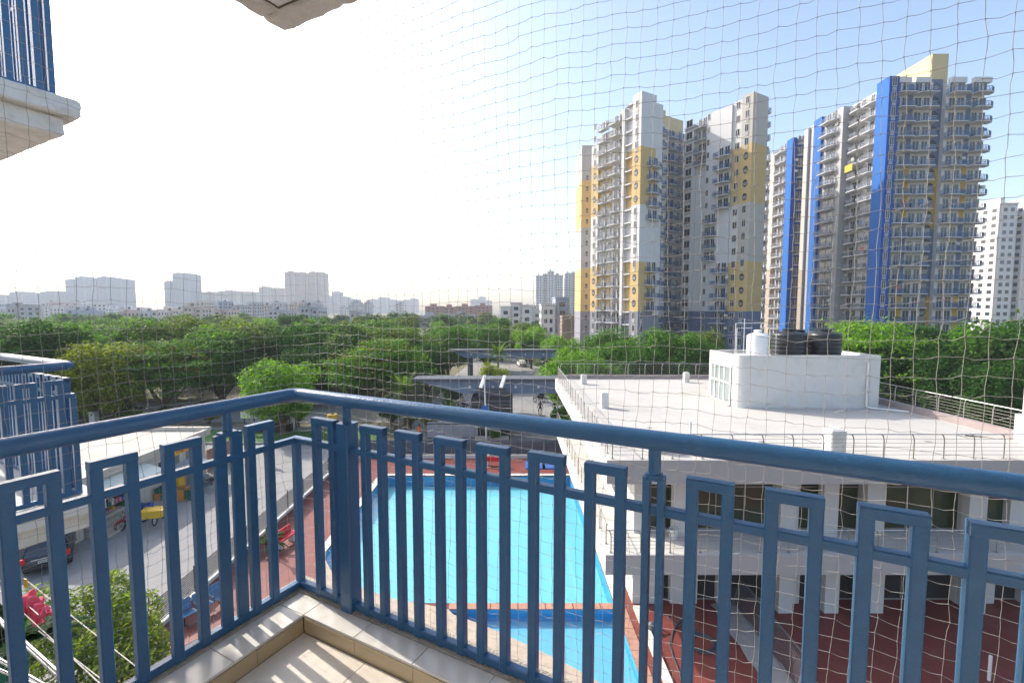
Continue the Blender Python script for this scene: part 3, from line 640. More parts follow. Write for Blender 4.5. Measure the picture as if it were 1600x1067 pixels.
def wins(t, p, direction, zs, w, h, kind='slit', fr=True, dz=1.0):
    n = unit(direction); rz = math.atan2(n.y, n.x)+math.pi/2
    key = ('w', kind, w, h, fr)
    if key not in BM:
        g_ = MB()
        if kind == 'round':
            N = 20; vs = [(math.cos(2*math.pi*i/N)*w/2,-.04,math.sin(2*math.pi*i/N)*h/2+h/2) for i in range(N)]
            g_.add(vs+[(x,.05,z) for x,_,z in vs], [tuple(range(N))]+[(i,(i+1)%N,N+(i+1)%N,N+i) for i in range(N)])
            f_ = MB(); f_.box(-w*.32,w*.32,-.075,-.041,h*.28,h*.34); f_.box(-w*.42,w*.42,-.075,-.041,h*.47,h*.53)
        else:
            g_.box(-w/2,w/2,-.03,.05,0,h)
            f_ = MB()
            f_.box(-w/2-.07,w/2+.07,-.07,.04,h,h+.08); f_.box(-w/2-.07,w/2+.07,-.09,.04,-.09,0); f_.box(-.03,.03,-.06,-.031,0,h)
            f_.box(-w/2-.07,-w/2,-.06,.04,0,h); f_.box(w/2,w/2+.07,-.06,.04,0,h)
            if kind == 'slit':
                for q in range(3): f_.box(-w/2,w/2,-.10,.02,-.42-.28*q,-.28-.28*q)
        BM[key] = (g_.mesh('window',M_glassdark), f_.mesh('window_frame',M_pale))
    for z in zs:
        b = link('window', BM[key][0], t, (p[0]-t.location.x, p[1]-t.location.y, z+dz), rz)
        link('frame', BM[key][1], b)
def block(t, name, poly, bands, top=None, roofm=None):
    """a prism wall whose colour changes with height: bands = [(z_top, mat)...]"""
    mb = MB(); ms = []; z = 0
    for zt, m in bands:
        if m not in ms: ms.append(m)
        n = len(poly); P2 = ccw(poly)
        mb.add([(x,y,z) for x,y in P2]+[(x,y,zt) for x,y in P2], [(i,(i+1)%n,n+(i+1)%n,n+i) for i in range(n)], ms.index(m)); z = zt
    mb.add([(x,y,z) for x,y in ccw(poly)], [tuple(range(len(poly)))], 0)
    return mb.build(name, ms if len(ms) > 1 else ms[0], t)
def rect(p, du, lu, dv, lv):    # footprint from a corner along two directions
    p = Vector((p[0],p[1])); a = Vector((du[0],du[1])).normalized()*lu; b = Vector((dv[0],dv[1])).normalized()*lv
    return [tuple(p), tuple(p+a), tuple(p+a+b), tuple(p+b)]
# ---- yellow and white tower
yt = thing('apartment_tower', 'white and yellow high-rise apartment tower with round windows and dark base', 'building', (42,118,0)); yt.scale = (1,1,.971)
V = unit((-.50,.866)); U = unit((.866,.50)); nL = -U; nF = -V      # left faces look along -U, front faces along -V
BA = [(13,M_tg),(24.4,M_ty),(37.5,M_tw),(50.5,M_ty),(62.5,M_tw)]
BW = [(12,M_tg),(62.3,M_tw)]
P0 = Vector((gx(1003,103,60),103,0)); P1 = Vector((gx(1178,101,60),101,0))
zs = [1.2+ST*i for i in range(20)]
def at(p, u=0, v=0): q = p+U*u+V*v; return (q.x,q.y)
lw = [(at(P0,0,0),2.6,BA),(at(P0,.7,2.6),2.4,BA),(at(P0,-.2,5.0),.8,BW),(at(P0,1.2,5.8),4.8,BW),(at(P0,.9,10.6),4.0,BA),(at(P0,.4,14.6),2.6,BA)]
for i,(p,l,b) in enumerate(lw):
    bb = [(z,m) for z,m in b]; bb[-1] = (62.5-[0,1.2,2.0,3.2,5.0,7.0][i], bb[-1][1]); block(yt, 'wall', rect(p,U,4.6-.0*i,V,l-.02), bb)
def slits(p, u, v, n=nL, kinds=None):
    q = at(p,u,v)
    for z in zs:
        rd = 13 < z+1.5 < 22.4 or 37 < z+1.5 < 48
        wins(yt, q, n, [z], 1.15 if rd else .8, 1.7 if rd else 1.5, 'round' if rd else 'slit', dz=.8 if rd else 1.1)
slits(P0, 0, 1.3); slits(P0, .4, 15.9)
mg = MB().box(-1.18,1.18,-.75,0,-.13,.13).mesh('floor_band', M_tw)
for z in zs: link('floor_band', mg, yt, (at(P0,.7,3.8)[0]-42, at(P0,.7,3.8)[1]-118, z+2.6), math.atan2(nL.y,nL.x)+math.pi/2)
stack(yt, at(P0,1.2,8.2), nL, 4.0, 1.9, zs, M_railgrey); stack(yt, at(P0,.9,12.6), nL, 3.2, 1.4, zs, M_railgrey)
# front side of the left wing, stepping right and back
block(yt, 'wall', rect(at(P0,4.6,.25),U,2.4,V,14), [(12,M_tg),(61,M_tw)])
block(yt, 'wall', rect(at(P0,7.0,2.6),U,3.4,V,14), [(12,M_tg),(58,M_tw)])
yz = [z for z in zs if z < 48]
stack(yt, at(P0,3.9,-.0), nF, 3.8, 1.3, [z for z in zs if (13<z<25 or 34<z<48)]); stack(yt, at(P0,8.6,2.6), nF, 3.2, 1.5, zs[:-1])
wins(yt, at(P0,1.0,0), nF, [z for z in zs if z < 12], .8, 1.5, 'slit')
block(yt, 'wall', rect(at(P0,10.4,6.5),U,3.6,V,10), [(12,M_tg),(22,M_och),(34,M_tw),(46,M_och),(57,M_tw)])
wins(yt, at(P0,12.4,6.5), nF, zs, 1.3, 1.5, 'square')
block(yt, 'wall', rect(at(P0,14.0,8.5),U,16,V,10), [(12,M_slateblue),(59.5,M_tw)])
stack(yt, at(P0,19.2,8.5), nF, 3.4, 1.6, zs)
stack(yt, at(P0,23.4,8.5), nF, 3.8, 1.6, zs, M_railglass)
wins(yt, at(P0,26.6,8.5), nF, zs, 1.2, 1.5, 'square')
block(yt, 'stair_head', rect(at(P0,8,8.5),U,9,V,7), [(57,M_tw),(65,M_cream)])
block(yt, 'stair_head', rect(at(P0,19,13.0),U,10,V,7), [(57,M_tw),(66.5,M_cream)])
# right wing
BR = [(13,M_slateblue),(24.4,M_ty),(37.5,M_tb),(50.5,M_ty),(61.4,M_tb)]
BS = [(13,M_slateblue),(60.6,M_tw)]
block(yt, 'wall', rect(at(P1,0,0),U,5.5,V,2.6), BR)
block(yt, 'wall', rect(at(P1,.5,2.62),U,5,V,2.4), [(13,M_slateblue),(24.4,M_ty),(37.5,M_tw),(50.5,M_ty),(60.9,M_tw)])
block(yt, 'wall', rect(at(P1,.1,5.05),U,5,V,6.5), BS)
block(yt, 'wall', rect(at(P1,.9,11.6),U,5,V,3.2), [(13,M_slateblue),(60.0,M_tw)])
block(yt, 'wall', rect(at(P1,-.3,14.85),U,6,V,2.6), [(13,M_slateblue),(59.5,M_tw)])
slits(P1, 0, 1.3)
stack(yt, at(P1,.1,6.6), nL, 3.6, 1.7, [z for z in zs if 1<z<25 or 37<z<50], M_railglass)
stack(yt, at(P1,.1,9.6), nL, 2.8, 1.5, [z for z in zs if 24<z<37], M_railglass); stack(yt, at(P1,.9,13.2), nL, 3.0, 1.5, [z for z in zs if z>49], M_railgrey)
wins(yt, at(P1,.1,11.0), nL, zs, .6, 1.3, 'square'); wins(yt, at(P1,.5,3.8), nL, zs, .9, 1.4, 'square'); wins(yt, at(P0,1.0,14.0), nL, zs, .6, 1.3, 'square')
wins(yt, at(P1,-.3,16.1), nL, zs, 1.7, 1.7, 'square')
mg2 = MB().box(-1.2,1.2,-.5,0,-.1,.1).mesh('sill_band', M_tw)
for z in zs: link('sill_band', mg2, yt, (at(P1,-.3,16.1)[0]-42, at(P1,-.3,16.1)[1]-118, z+.7), math.atan2(nL.y,nL.x)+math.pi/2)
stack(yt, at(P1,5.5,1.3), U, 2.6, 1.2, zs, M_railgrey)
# slab of the next tower behind its left edge
bt = thing('apartment_tower', 'dark grey and yellow tower edge peeking out behind the yellow tower', 'building', (19,130,0))
X0 = gx(909,130,50); block(bt, 'wall', [(X0,130),(X0+6,130),(X0+6,142),(X0,142)], [(12.5,M_tg),(24.5,M_ty),(36,M_tgrey),(49,M_ty),(58.5,M_tgrey)])
wins(bt, (X0+1.6,130), (0,-1), [3*i for i in range(17)], .7, 1.4, 'round')
# ---- blue and white tower
bl = thing('apartment_tower', 'tall white and bright blue apartment tower with long balcony rows', 'building', (85,112,0)); bl.scale = (1,1,.96)
H2 = 62.0
FY = 96.0; F0, F1 = gx(1396,FY,60), gx(1540,FY,60)
zb = [2.0+ST*i for i in range(20)]
block(bl, 'wall', [(F0,FY),(F0+8.2,FY),(F0+8.2,FY+18),(F0,FY+18)], [(H2-.4,M_tw)])
block(bl, 'wall', [(F0+8.2,FY+.9),(F0+11.0,FY+.9),(F0+11.0,FY+18),(F0+8.2,FY+18)], [(9,M_tgrey),(16.5,M_och),(31,M_slateblue),(44,M_och),(H2+.6,M_slateblue)])
block(bl, 'wall', [(F0+11.0,FY),(F1,FY),(F1,FY+18),(F0+11.0,FY+18)], [(H2-.8,M_tw)])
block(bl, 'wall', [(F1,FY+1.5),(F1+1.3,FY+1.5),(F1+1.3,FY+9),(F1,FY+9)], [(H2-.2,M_blu)])
for dx in (3.75,15.6):      # coloured strips between the balconies
    mb = MB(); ms = [M_slateblue, M_och]; z = 2
    for zt, m in ((9,0),(16.5,1),(33,0),(44.5,1),(61.2,0)): mb.box(F0+dx-.5,F0+dx+.5,FY-.06,FY+.2,z,zt,m); z = zt+.002
    mb.build('colour_strip', ms, bl)
for dx, w, fl in ((1.75,3.7,True),(6.1,4.2,True),(13.1,4.2,False),(17.7,3.8,False)):
    stack(bl, (F0+dx,FY), (0,-1), w, 1.75, zb, M_railglass, M_tw, fl, .1)
wins(bl, (F0+9.4,FY+.9), (0,-1), zb, 1.9, 2.0, 'round')
# parapet teeth and stair head
block(bl, 'stair_head', [(F0+8.7,FY+1.2),(F0+12.1,FY+1.2),(F0+12.1,FY+11),(F0+8.7,FY+11)], [(62,M_tw),(68.0,M_cream)])
for dx, w in ((.2,3.4),(4.4,3.2),(11.6,3.2),(16.3,3.6)):
    part('parapet', M_tw, bl, lambda b: b.box(F0+dx,F0+dx+w,FY-.3,FY+.4,H2-.6,H2+.5))
# left side: pylons, fins and balcony stacks stepping back
def fin(x0, x1, y0, y1, m, h=H2, front=None):
    mb = MB(); mb.box(x0,x1,y0,y1,0,h,0); 
    ms = [m]
    if front is not None:
        ms.append(front); mb.box(x0+.003,x1,y0-.05,y0-.003,0,h-.1,1)
    return mb.build('pylon', ms if len(ms) > 1 else m, bl)
fin(75.5, F0-.02, 94.4, 97.6, M_lblu, 62.0, M_blu); wins(bl, (76.5,94.35), (0,-1), zb, .8, 1.7, 'slit')
block(bl, 'wall', [(77.3,97.6),(F0+4,97.6),(F0+4,107),(77.3,107)], [(61.5,M_tw)])
stack(bl, (77.3,99.9), (-1,0), 3.6, 1.7, zb, M_railgrey, M_tw, False, .3); stack(bl, (77.3,104.1), (-1,0), 3.8, 2.0, zb, M_railgrey, M_tw, True, .3)
block(bl, 'wall', [(74.9,106.2),(77.3,106.2),(77.3,117.4),(74.9,117.4)], [(61.2,M_tgrey)])
stack(bl, (74.9,109.8), (-1,0), 4.4, 1.7, zb, M_railglass, M_tw, False, .2)
fin(74.3, 76.0, 112.6, 115.4, M_lblu, 61.6, M_blu); wins(bl, (75.2,112.55), (0,-1), zb, .6, 1.5, 'slit')
block(bl, 'wall', [(74.3,117.5),(78,117.5),(78,119),(74.3,119)], [(24,M_tan),(60.8,M_tb)])
block(bl, 'wall', [(75.5,124),(80,124),(80,127.9),(75.5,127.9)], [(60.5,M_blu)])
stack(bl, (76.7,124), (0,-1), 2.3, 1.4, zb, M_railgrey, M_tw, True, .2)
fin(74.3, 75.45, 123.8, 126.4, M_lblu, 60.8, M_blu)
block(bl, 'wall', [(76.0,128),(80,128),(80,133),(76.0,133)], [(60.3,M_tw)])
stack(bl, (76.0,130.4), (-1,0), 4.4, 1.7, zb, M_railgrey, M_tw, False, .2)
block(bl, 'wall', [(74.9,133.1),(78,133.1),(78,135),(74.9,135)], [(26,M_tan),(60.0,M_tb)])
block(bl, 'wall', [(75.6,135.1),(80,135.1),(80,147),(75.6,147)], [(59.6,M_tw)])
stack(bl, (75.6,138), (-1,0), 4.2, 1.7, zb, M_railglass, M_tw, False, .2); stack(bl, (75.6,143.5), (-1,0), 4.2, 1.7, zb, M_railglass, M_lblu, False, .2)
cl2 = thing('yellow_sheet', 'yellow sheet hung on a balcony of the blue tower', 'cloth', (75.1,104.2,44))
MB().box(75.08,75.12,102.9,105.2,43.7,45.2).build('fabric', M_yellow, cl2)
# ================================================================ far buildings
def window_grid(mb, x0, x1, y, z0, z1, nx, nz, fx=.55, fz=.5, side=None):
    for i in range(nx):
        for j in range(nz):
            cx = x0+(x1-x0)*(i+.5)/nx; cz = z0+(z1-z0)*(j+.5)/nz; w = (x1-x0)/nx*fx/2; h = (z1-z0)/nz*fz/2
            if side is None: mb.add([(cx-w,y,cz-h),(cx+w,y,cz-h),(cx+w,y,cz+h),(cx-w,y,cz+h)], [(0,1,2,3)])
            else: mb.add([(side,y+(cx-x0)-w,cz-h),(side,y+(cx-x0)+w,cz-h),(side,y+(cx-x0)+w,cz+h),(side,y+(cx-x0)-w,cz+h)], [(0,3,2,1)])
def far_block(name, label, cols, D, dep, m, cat='building', grp=None, st=3.1, pitch=3.6, wm=M_glassdark, fins=True):
    """cols: (px0, px1, py_top) slabs standing side by side at depth D"""
    xs = [gx(c[0],D,20) for c in cols]+[gx(cols[-1][1],D,20)]
    t = thing(name, label, cat, ((xs[0]+xs[-1])/2, D, 0), 0, grp)
    for i,(a,b,py) in enumerate(cols):
        x0, x1 = gx(a,D,20), gx(b,D,20); h = gz(py,D); yy = D+(i%2)*dep*.12
        mb = MB(); mb.box(x0,x1,yy,yy+dep,-1,h); 
        mb.box(x0+.1*(x1-x0),x1-.1*(x1-x0),yy-.35,yy+dep+.35,-1,h-.6)
        mb.box(x0-.2,x1+.2,yy-.5,yy+dep+.3,h,h+.5)
        w = mb.build('wall', m, t)
        nx = max(1,int((x1-x0)/pitch)); nz = max(1,int(h/st))
        mb = MB(); window_grid(mb, x0+.12*(x1-x0), x1-.12*(x1-x0), yy-.36, .5, h-.8, nx, nz); window_grid(mb, 0, dep, yy, .5, h-.8, max(1,int(dep/pitch)), nz, .5, .5, x0-.02 if x0 > 0 else x1+.02)
        tag(mb.build('windows', wm, w), kind='stuff')
        if x1-x0 > 6:
            MB().box(x0+(x1-x0)*.3,x0+(x1-x0)*.55,yy+2,yy+dep-2,h,h+3).build('stair_head', m, t)
            if cat == 'house': MB().lathe([(0,0),(.9,0),(.9,1.5),(.4,1.9),(0,1.9)],10,(x0+(x1-x0)*.75,yy+2,h+.5)).build('water_tank', M_black, t)
    return t
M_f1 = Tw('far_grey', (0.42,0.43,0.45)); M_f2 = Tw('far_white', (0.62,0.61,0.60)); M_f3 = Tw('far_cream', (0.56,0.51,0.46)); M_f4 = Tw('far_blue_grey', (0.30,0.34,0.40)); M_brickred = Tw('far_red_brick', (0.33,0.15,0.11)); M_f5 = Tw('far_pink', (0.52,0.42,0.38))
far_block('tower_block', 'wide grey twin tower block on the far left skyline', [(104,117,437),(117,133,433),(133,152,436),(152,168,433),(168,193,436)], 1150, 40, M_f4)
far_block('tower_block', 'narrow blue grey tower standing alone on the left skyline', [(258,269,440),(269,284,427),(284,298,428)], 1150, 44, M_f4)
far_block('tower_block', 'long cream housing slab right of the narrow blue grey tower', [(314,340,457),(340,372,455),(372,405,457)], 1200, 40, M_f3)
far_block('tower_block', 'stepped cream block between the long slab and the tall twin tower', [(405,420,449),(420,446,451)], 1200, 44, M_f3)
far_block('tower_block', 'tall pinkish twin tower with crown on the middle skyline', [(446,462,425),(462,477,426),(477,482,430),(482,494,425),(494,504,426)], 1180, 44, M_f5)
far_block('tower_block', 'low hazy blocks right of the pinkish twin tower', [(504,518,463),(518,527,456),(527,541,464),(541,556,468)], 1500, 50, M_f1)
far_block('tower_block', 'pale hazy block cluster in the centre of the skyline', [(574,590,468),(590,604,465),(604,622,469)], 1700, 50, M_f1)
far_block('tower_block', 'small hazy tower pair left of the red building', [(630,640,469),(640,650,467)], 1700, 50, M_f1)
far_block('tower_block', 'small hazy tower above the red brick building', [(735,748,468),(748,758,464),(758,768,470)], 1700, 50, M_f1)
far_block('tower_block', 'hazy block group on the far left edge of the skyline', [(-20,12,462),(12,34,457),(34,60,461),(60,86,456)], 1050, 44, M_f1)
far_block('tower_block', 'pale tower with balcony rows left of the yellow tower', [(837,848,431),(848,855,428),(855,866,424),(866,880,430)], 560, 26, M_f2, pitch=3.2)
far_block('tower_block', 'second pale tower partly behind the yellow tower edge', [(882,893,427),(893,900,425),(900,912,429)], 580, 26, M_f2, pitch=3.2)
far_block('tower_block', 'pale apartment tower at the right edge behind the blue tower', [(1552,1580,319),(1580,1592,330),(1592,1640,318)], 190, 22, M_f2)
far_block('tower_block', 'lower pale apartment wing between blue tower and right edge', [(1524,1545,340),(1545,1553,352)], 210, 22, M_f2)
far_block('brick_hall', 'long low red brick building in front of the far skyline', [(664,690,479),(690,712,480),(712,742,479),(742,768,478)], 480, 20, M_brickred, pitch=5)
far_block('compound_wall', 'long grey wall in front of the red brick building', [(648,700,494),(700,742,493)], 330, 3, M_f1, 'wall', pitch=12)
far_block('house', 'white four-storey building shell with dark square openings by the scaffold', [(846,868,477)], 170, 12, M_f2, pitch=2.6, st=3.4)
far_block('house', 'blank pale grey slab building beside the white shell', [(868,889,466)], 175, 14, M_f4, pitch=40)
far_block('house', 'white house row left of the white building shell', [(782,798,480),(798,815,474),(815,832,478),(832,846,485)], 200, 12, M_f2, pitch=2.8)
# scaffolded building
sc = thing('scaffold', 'brown bamboo scaffold around an unfinished building by the yellow tower', 'scaffold', (gx(892,150,5),150,0))
sx0, sx1 = gx(874,150,10), gx(912,150,10)
MB().box(sx0+1,sx1,150.6,158,0,11.0).build('core', Tw('raw_concrete',(.24,.2,.17)), sc)
M_bamboo = mat('bamboo', (.26,.16,.10), .9, .2, 2)
for i in range(10): MB().tube([(sx0+i*.9,149.8,0),(sx0+i*.9+.1,149.8,12.6+.5*(i%3))], .07, 5).build('pole', M_bamboo, sc)
for j in range(9): MB().tube([(sx0-.4,149.7,1.2+j*1.3),(sx1,149.7,1.25+j*1.3)], .07, 5).build('ledger', M_bamboo, sc)
# low houses of the town
def region(px):
    for lim, nm in ((95,'at the far left edge'),(200,'below the wide grey twin block'),(310,'around the narrow blue grey tower'),(440,'below the long cream slab'),(520,'below the pinkish twin tower'),(640,'below the hazy central cluster'),(780,'around the red brick building'),(5000,'towards the yellow tower')):
        if px < lim: return nm
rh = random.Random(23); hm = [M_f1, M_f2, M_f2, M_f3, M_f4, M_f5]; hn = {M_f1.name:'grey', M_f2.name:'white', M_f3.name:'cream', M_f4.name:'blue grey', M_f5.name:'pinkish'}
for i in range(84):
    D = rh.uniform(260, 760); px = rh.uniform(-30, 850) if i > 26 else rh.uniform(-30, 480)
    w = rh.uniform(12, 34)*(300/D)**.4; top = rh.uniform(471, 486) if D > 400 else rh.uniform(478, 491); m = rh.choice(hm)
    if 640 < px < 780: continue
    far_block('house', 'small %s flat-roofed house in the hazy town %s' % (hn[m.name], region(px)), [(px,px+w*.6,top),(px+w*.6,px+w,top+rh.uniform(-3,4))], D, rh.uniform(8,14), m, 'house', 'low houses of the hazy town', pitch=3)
# ================================================================ fences, gate, shop
FX = -14.4
fence = thing('slat_fence', 'low grey slatted metal fence between the lane and the red deck', 'fence', (FX,30,0))
MB().box(FX-.14,FX+.14,17.6,39.2,-.02,.24).build('plinth', mat('pale_plinth',(.58,.56,.52),.9,.1,2), fence)
sm = MB().bar((0,-1.06,0),(0,1.06,0),.012,.072,up=(.35,0,.93)).mesh('slat', M_slat); pm = MB().box(-.025,.025,-.025,.025,0,1.22).mesh('post', M_darkmetal)
for i in range(10):
    y = 17.7+i*2.15
    link('post', pm, fence, (0,y-30,.24))
    for j in range(12): link('slat', sm, fence, (.03,y-30+1.075,.34+j*.088))
lf = thing('louvre_fence', 'dark grey louvred fence along the far end of the pool', 'fence', (-3,38.9,0))
MB().box(-14.2,6.2,38.75,39.05,.1,.42).build('plinth', mat('pale_plinth',(.58,.56,.52),.9,.1,2), lf)
sm = MB().bar((-1.2,0,0),(1.2,0,0),.02,.26,up=(0,.55,.83)).mesh('louvre', M_darkmetal); pm = MB().box(-.03,.03,-.03,.03,0,1.35).mesh('post', M_darkmetal)
for i in range(8):
    x = -13.0+i*2.45
    link('post', pm, lf, (x+3-1.22,0,.42))
    for j in range(5): link('louvre', sm, lf, (x+3,-.02,.56+j*.25))
# gates
def canopy(label, y, x0, x1, z, th_, tip):
    t = thing('gate_canopy', label, 'gate canopy', ((x0+x1)/2,y,0))
    mb = MB(); pr = [(x0,z-.15),(x1,z-.15),(x1,z-th_),(x0+tip,z-th_)]
    n = 4; vs = [(a,y-.9,b) for a,b in pr]+[(a,y+1.2,b) for a,b in pr]
    mb.add(vs, [(3,2,1,0),(4,5,6,7)]+[(i,(i+1)%n,n+(i+1)%n,n+i) for i in range(n)]); mb.build('beam', M_bluegrey, t)
    MB().box(x0-.2,x1+.1,y-1.2,y+1.5,z-.149,z).build('roof_plate', mat('dark_plate',(.10,.11,.125),.8,.15,1), t)
    MB().box(x0-.2,x1+.1,y-1.25,y-1.205,z-.22,z+.06).build('fascia', M_darkmetal, t)
    for k in range(5):
        xx = x0+tip+(x1-x0-tip)*(k+.3)/5; MB().lathe([(0,0),(.13,0),(.13,.05),(0,.06)],12,(xx,y-.95,z-th_*.55),0,'y').build('spotlight', M_pale, t)
    return t
c1 = canopy('blue grey steel gate canopy over the near guard kiosk', 47.0, gx(650,47,6), gx(900,47,6), gz(590,47), 1.5, 5.0)
c2 = canopy('farther blue grey gate canopy half hidden by trees', 74.0, gx(705,74,6), gx(868,74,6), gz(546,74), 1.3, 2.5)
for x in (gx(735,74,3), gx(850,74,3)): MB().box(x-.4,x+.4,73.7,74.5,0,5.4).build('pillar', M_darkmetal, c2)
kx0, kx1 = gx(742,45.5,2), gx(797,45.5,2)
kio = thing('guard_kiosk', 'black boxy guard kiosk with hedge planter at the gate', 'kiosk', ((kx0+kx1)/2,46,0))
MB().box(kx0,kx1,44.6,49.4,0,2.2).build('lower_wall', M_dark, kio)
MB().box(kx0-.25,kx1+.25,44.3,49.6,2.2,4.3).build('upper_box', M_black, kio)
MB().box(kx0+.3,kx1-.3,45.3,48.8,4.3,5.0).build('neck', M_darkmetal, kio)
MB().box(kx0+1.2,kx1-1.0,44.57,44.6,.9,1.9).build('window', M_frost, kio)
for i in range(5): MB().box(kx0-.27,kx1+.27,44.27,44.3,2.45+i*.37,2.62+i*.37).build('cladding_strip', M_darkmetal, kio)
for px in (756, 787):
    x = gx(px,46.0,6.0); MB().bar((x-.25,45.0,gz(606,45)),(x+.15,45.6,gz(588,45)),.38,.16).build('roof_bar', M_pale, kio)
MB().box(kx0+.1,kx1-.1,43.9,44.5,0,.5).build('planter', M_cement, kio)
pole = thing('flag_pole', 'thin white pole beside the black guard kiosk', 'pole', (gx(760,43.8,0),43.8,0))
MB().tube([(gx(760,43.8,0),43.8,0),(gx(757,43.8,6),43.8,gz(586,43.8))], [.09,.05], 8).build('shaft', M_pvc, pole)
MB().box(gx(752,43.7,3),gx(764,43.7,3),43.66,43.70,gz(646,43.7),gz(634,43.7)).build('blue_plate', M_bluep, pole)
def barrier(label, px, Y, L, ang):
    x = gx(px,Y,0); t = thing('boom_barrier', label, 'barrier', (x,Y,0))
    MB().box(x-.2,x+.2,Y-.2,Y+.2,0,1.1).build('cabinet', M_black, t)
    MB().bar((x,Y,1.0),(x+L*math.cos(ang),Y,1.0+L*math.sin(ang)),.06,.09).build('boom', M_pale, t)
barrier('boom barrier arm to the right of the guard kiosk', 803, 50, 5.0, 0.0); barrier('boom barrier arm to the left of the guard kiosk', 733, 49, -5.5, -.02)
gt = thing('sliding_gate', 'grey sheet metal sliding gate left of the kiosk', 'gate', (gx(690,44.5,0),44.5,0))
for i in range(14):
    x = gx(668,44.5,0)+i*.36; MB().box(x,x+.34,44.45+.02*(i%2),44.5+.02*(i%2),.05,1.9).build('panel', mat('gate_sheet',(.30,.30,.32),.5,.1,2), gt)
for z in (.3,1.7): MB().box(gx(668,44.5,0),gx(668,44.5,0)+5.1,44.4,44.44,z-.05,z+.05).build('rail', M_darkmetal, gt)
# ---- shop row
SXF = -24.3
shop = thing('shop_building', 'single-storey flat-roofed shop row beside the lane', 'building', (-28,31,0))
def shopwall(b):
    b.box(-34,SXF-.9,24.0,35.4,0,3.1)
    for y0,y1 in ((24.0,25.0),(29.0,30.6),(32.6,33.2),(34.6,35.4)): b.box(SXF-.9,SXF,y0,y1,0,3.1)
    b.box(SXF-.9,SXF-.005,25.0,34.6,2.5,3.1); b.box(SXF-.9,SXF-.01,30.6,32.6,0,1.1)
shopwall_o = part('wall', M_shop, shop, shopwall)
part('roof', M_shoproof, shop, lambda b: b.box(-34.4,SXF+.25,23.6,35.7,3.1,3.42))
part('parapet', M_shoproof, shop, lambda b: (b.box(-34.4,SXF+.3,35.4,35.75,3.42,3.72), b.box(SXF+.02,SXF+.302,23.6,35.39,3.42,3.60)))
part('awning', mat('pale_awning',(.72,.72,.62),.7,.08,2), shop, lambda b: b.add([(SXF,24.6,3.0),(SXF+1.4,24.6,2.5),(SXF+1.4,29.4,2.5),(SXF,29.4,3.0),(SXF,24.6,2.9),(SXF+1.4,24.6,2.4),(SXF+1.4,29.4,2.4),(SXF,29.4,2.9)],[(0,1,2,3),(7,6,5,4),(0,4,5,1),(1,5,6,2),(2,6,7,3),(3,7,4,0)]))
part('awning', mat('tin_awning',(.45,.47,.48),.5,.1,2,metal=.4), shop, lambda b: b.add([(SXF,31.6,1.9),(SXF+1.6,31.6,1.35),(SXF+1.6,34.2,1.35),(SXF,34.2,1.9),(SXF,31.6,1.86),(SXF+1.6,31.6,1.31),(SXF+1.6,34.2,1.31),(SXF,34.2,1.86)],[(0,1,2,3),(7,6,5,4),(0,4,5,1),(1,5,6,2),(2,6,7,3),(3,7,4,0)]))
part('shelf_back', M_dark, shop, lambda b: b.box(SXF-.88,SXF-.8,25.0,29.0,0,2.5))
part('shutter', mat('shop_shutter',(.28,.26,.25),.6,.1,3), shop, lambda b: b.box(SXF-.5,SXF-.45,33.2,34.6,0,2.5))
part('window', M_glassdark, shop, lambda b: b.box(SXF-.4,SXF-.35,30.6,32.6,1.1,2.5))
part('step', M_cement, shop, lambda b: (b.box(SXF+.0,SXF+1.2,28.1,31.4,0,.16)))
part('drain_pipe', M_darkmetal, shop, lambda b: b.tube([(SXF+.08,30.9,3.4),(SXF+.08,30.9,2.0)],.05,8))
rs_ = random.Random(8)
gc = [M_redp, M_yellow, M_bluep, M_greenp, M_pale, M_orange, mat('goods_pink',(.6,.2,.3),.6), mat('goods_purple',(.2,.1,.35),.6)]
for j in range(4):
    sh_ = part('shelf', M_greyrail, shop, lambda b: b.box(SXF-.8,SXF-.35,25.05,28.95,.45+j*.5,.49+j*.5))
    for i in range(14):
        y = 25.2+i*.265; w = rs_.uniform(.13,.22); h = rs_.uniform(.2,.4)
        part('goods', rs_.choice(gc), sh_, lambda b: b.box(SXF-.62,SXF-.38,y,y+w,.49+j*.5,.49+j*.5+h))
sg = thing('shop_sign', 'small yellow sign board with red lettering on the shop wall', 'sign', (SXF+.05,33.1,2.5))
MB().box(SXF+.0,SXF+.06,32.0,34.0,2.50,3.0).build('board', M_yellow, sg)
for i in range(7):
    y = 32.2+i*.24
    mb = MB(); mb.box(SXF+.062,SXF+.07,y,y+.05,2.62,2.86); mb.box(SXF+.062,SXF+.07,y,y+.2,2.84,2.89); mb.box(SXF+.062,SXF+.071,y+.09,y+.17,2.62+.06*(i%2),2.70+.05*(i%3)); tag(mb.build('lettering', M_redp, sg), kind='stuff')
# low retaining wall + steps left of the shop, brick wall beyond
wl_ = thing('boundary_wall', 'old cracked plaster wall beside the lane below the neighbour balcony', 'wall', (-27.5,20,0))
MB().box(-27.9,-27.3,8,23.5,0,2.4).build('wall', mat('old_yellow_plaster',(.46,.40,.28),.95,.2,2,bump=.5,bsc=10,stain=.6,stc=(.2,.18,.14),stsc=1), wl_)
MB().box(-28.0,-27.2,8,23.6,2.4,2.55).build('coping', M_cement, wl_)
stp = thing('steps', 'grey concrete steps in front of the shop near the parked car', 'steps', (-24.2,26.5,0))
for i in range(4): MB().box(-25.9,-23.0+i*-.45,25.1+i*.05,28.0-i*.05,i*.17,(i+1)*.17).build('step', M_cement, stp)
tb = thing('brick_wall', 'short red brick wall at the far end of the shop row', 'wall', (-24.5,36.3,0))
bmesh_ = [MB().box(-.115,.115,-.05,.05,0,.07).mesh('brick', mat('brick%d'%i,(.34+.05*i,.17+.02*i,.12),.9,.1,5)) for i in range(3)]
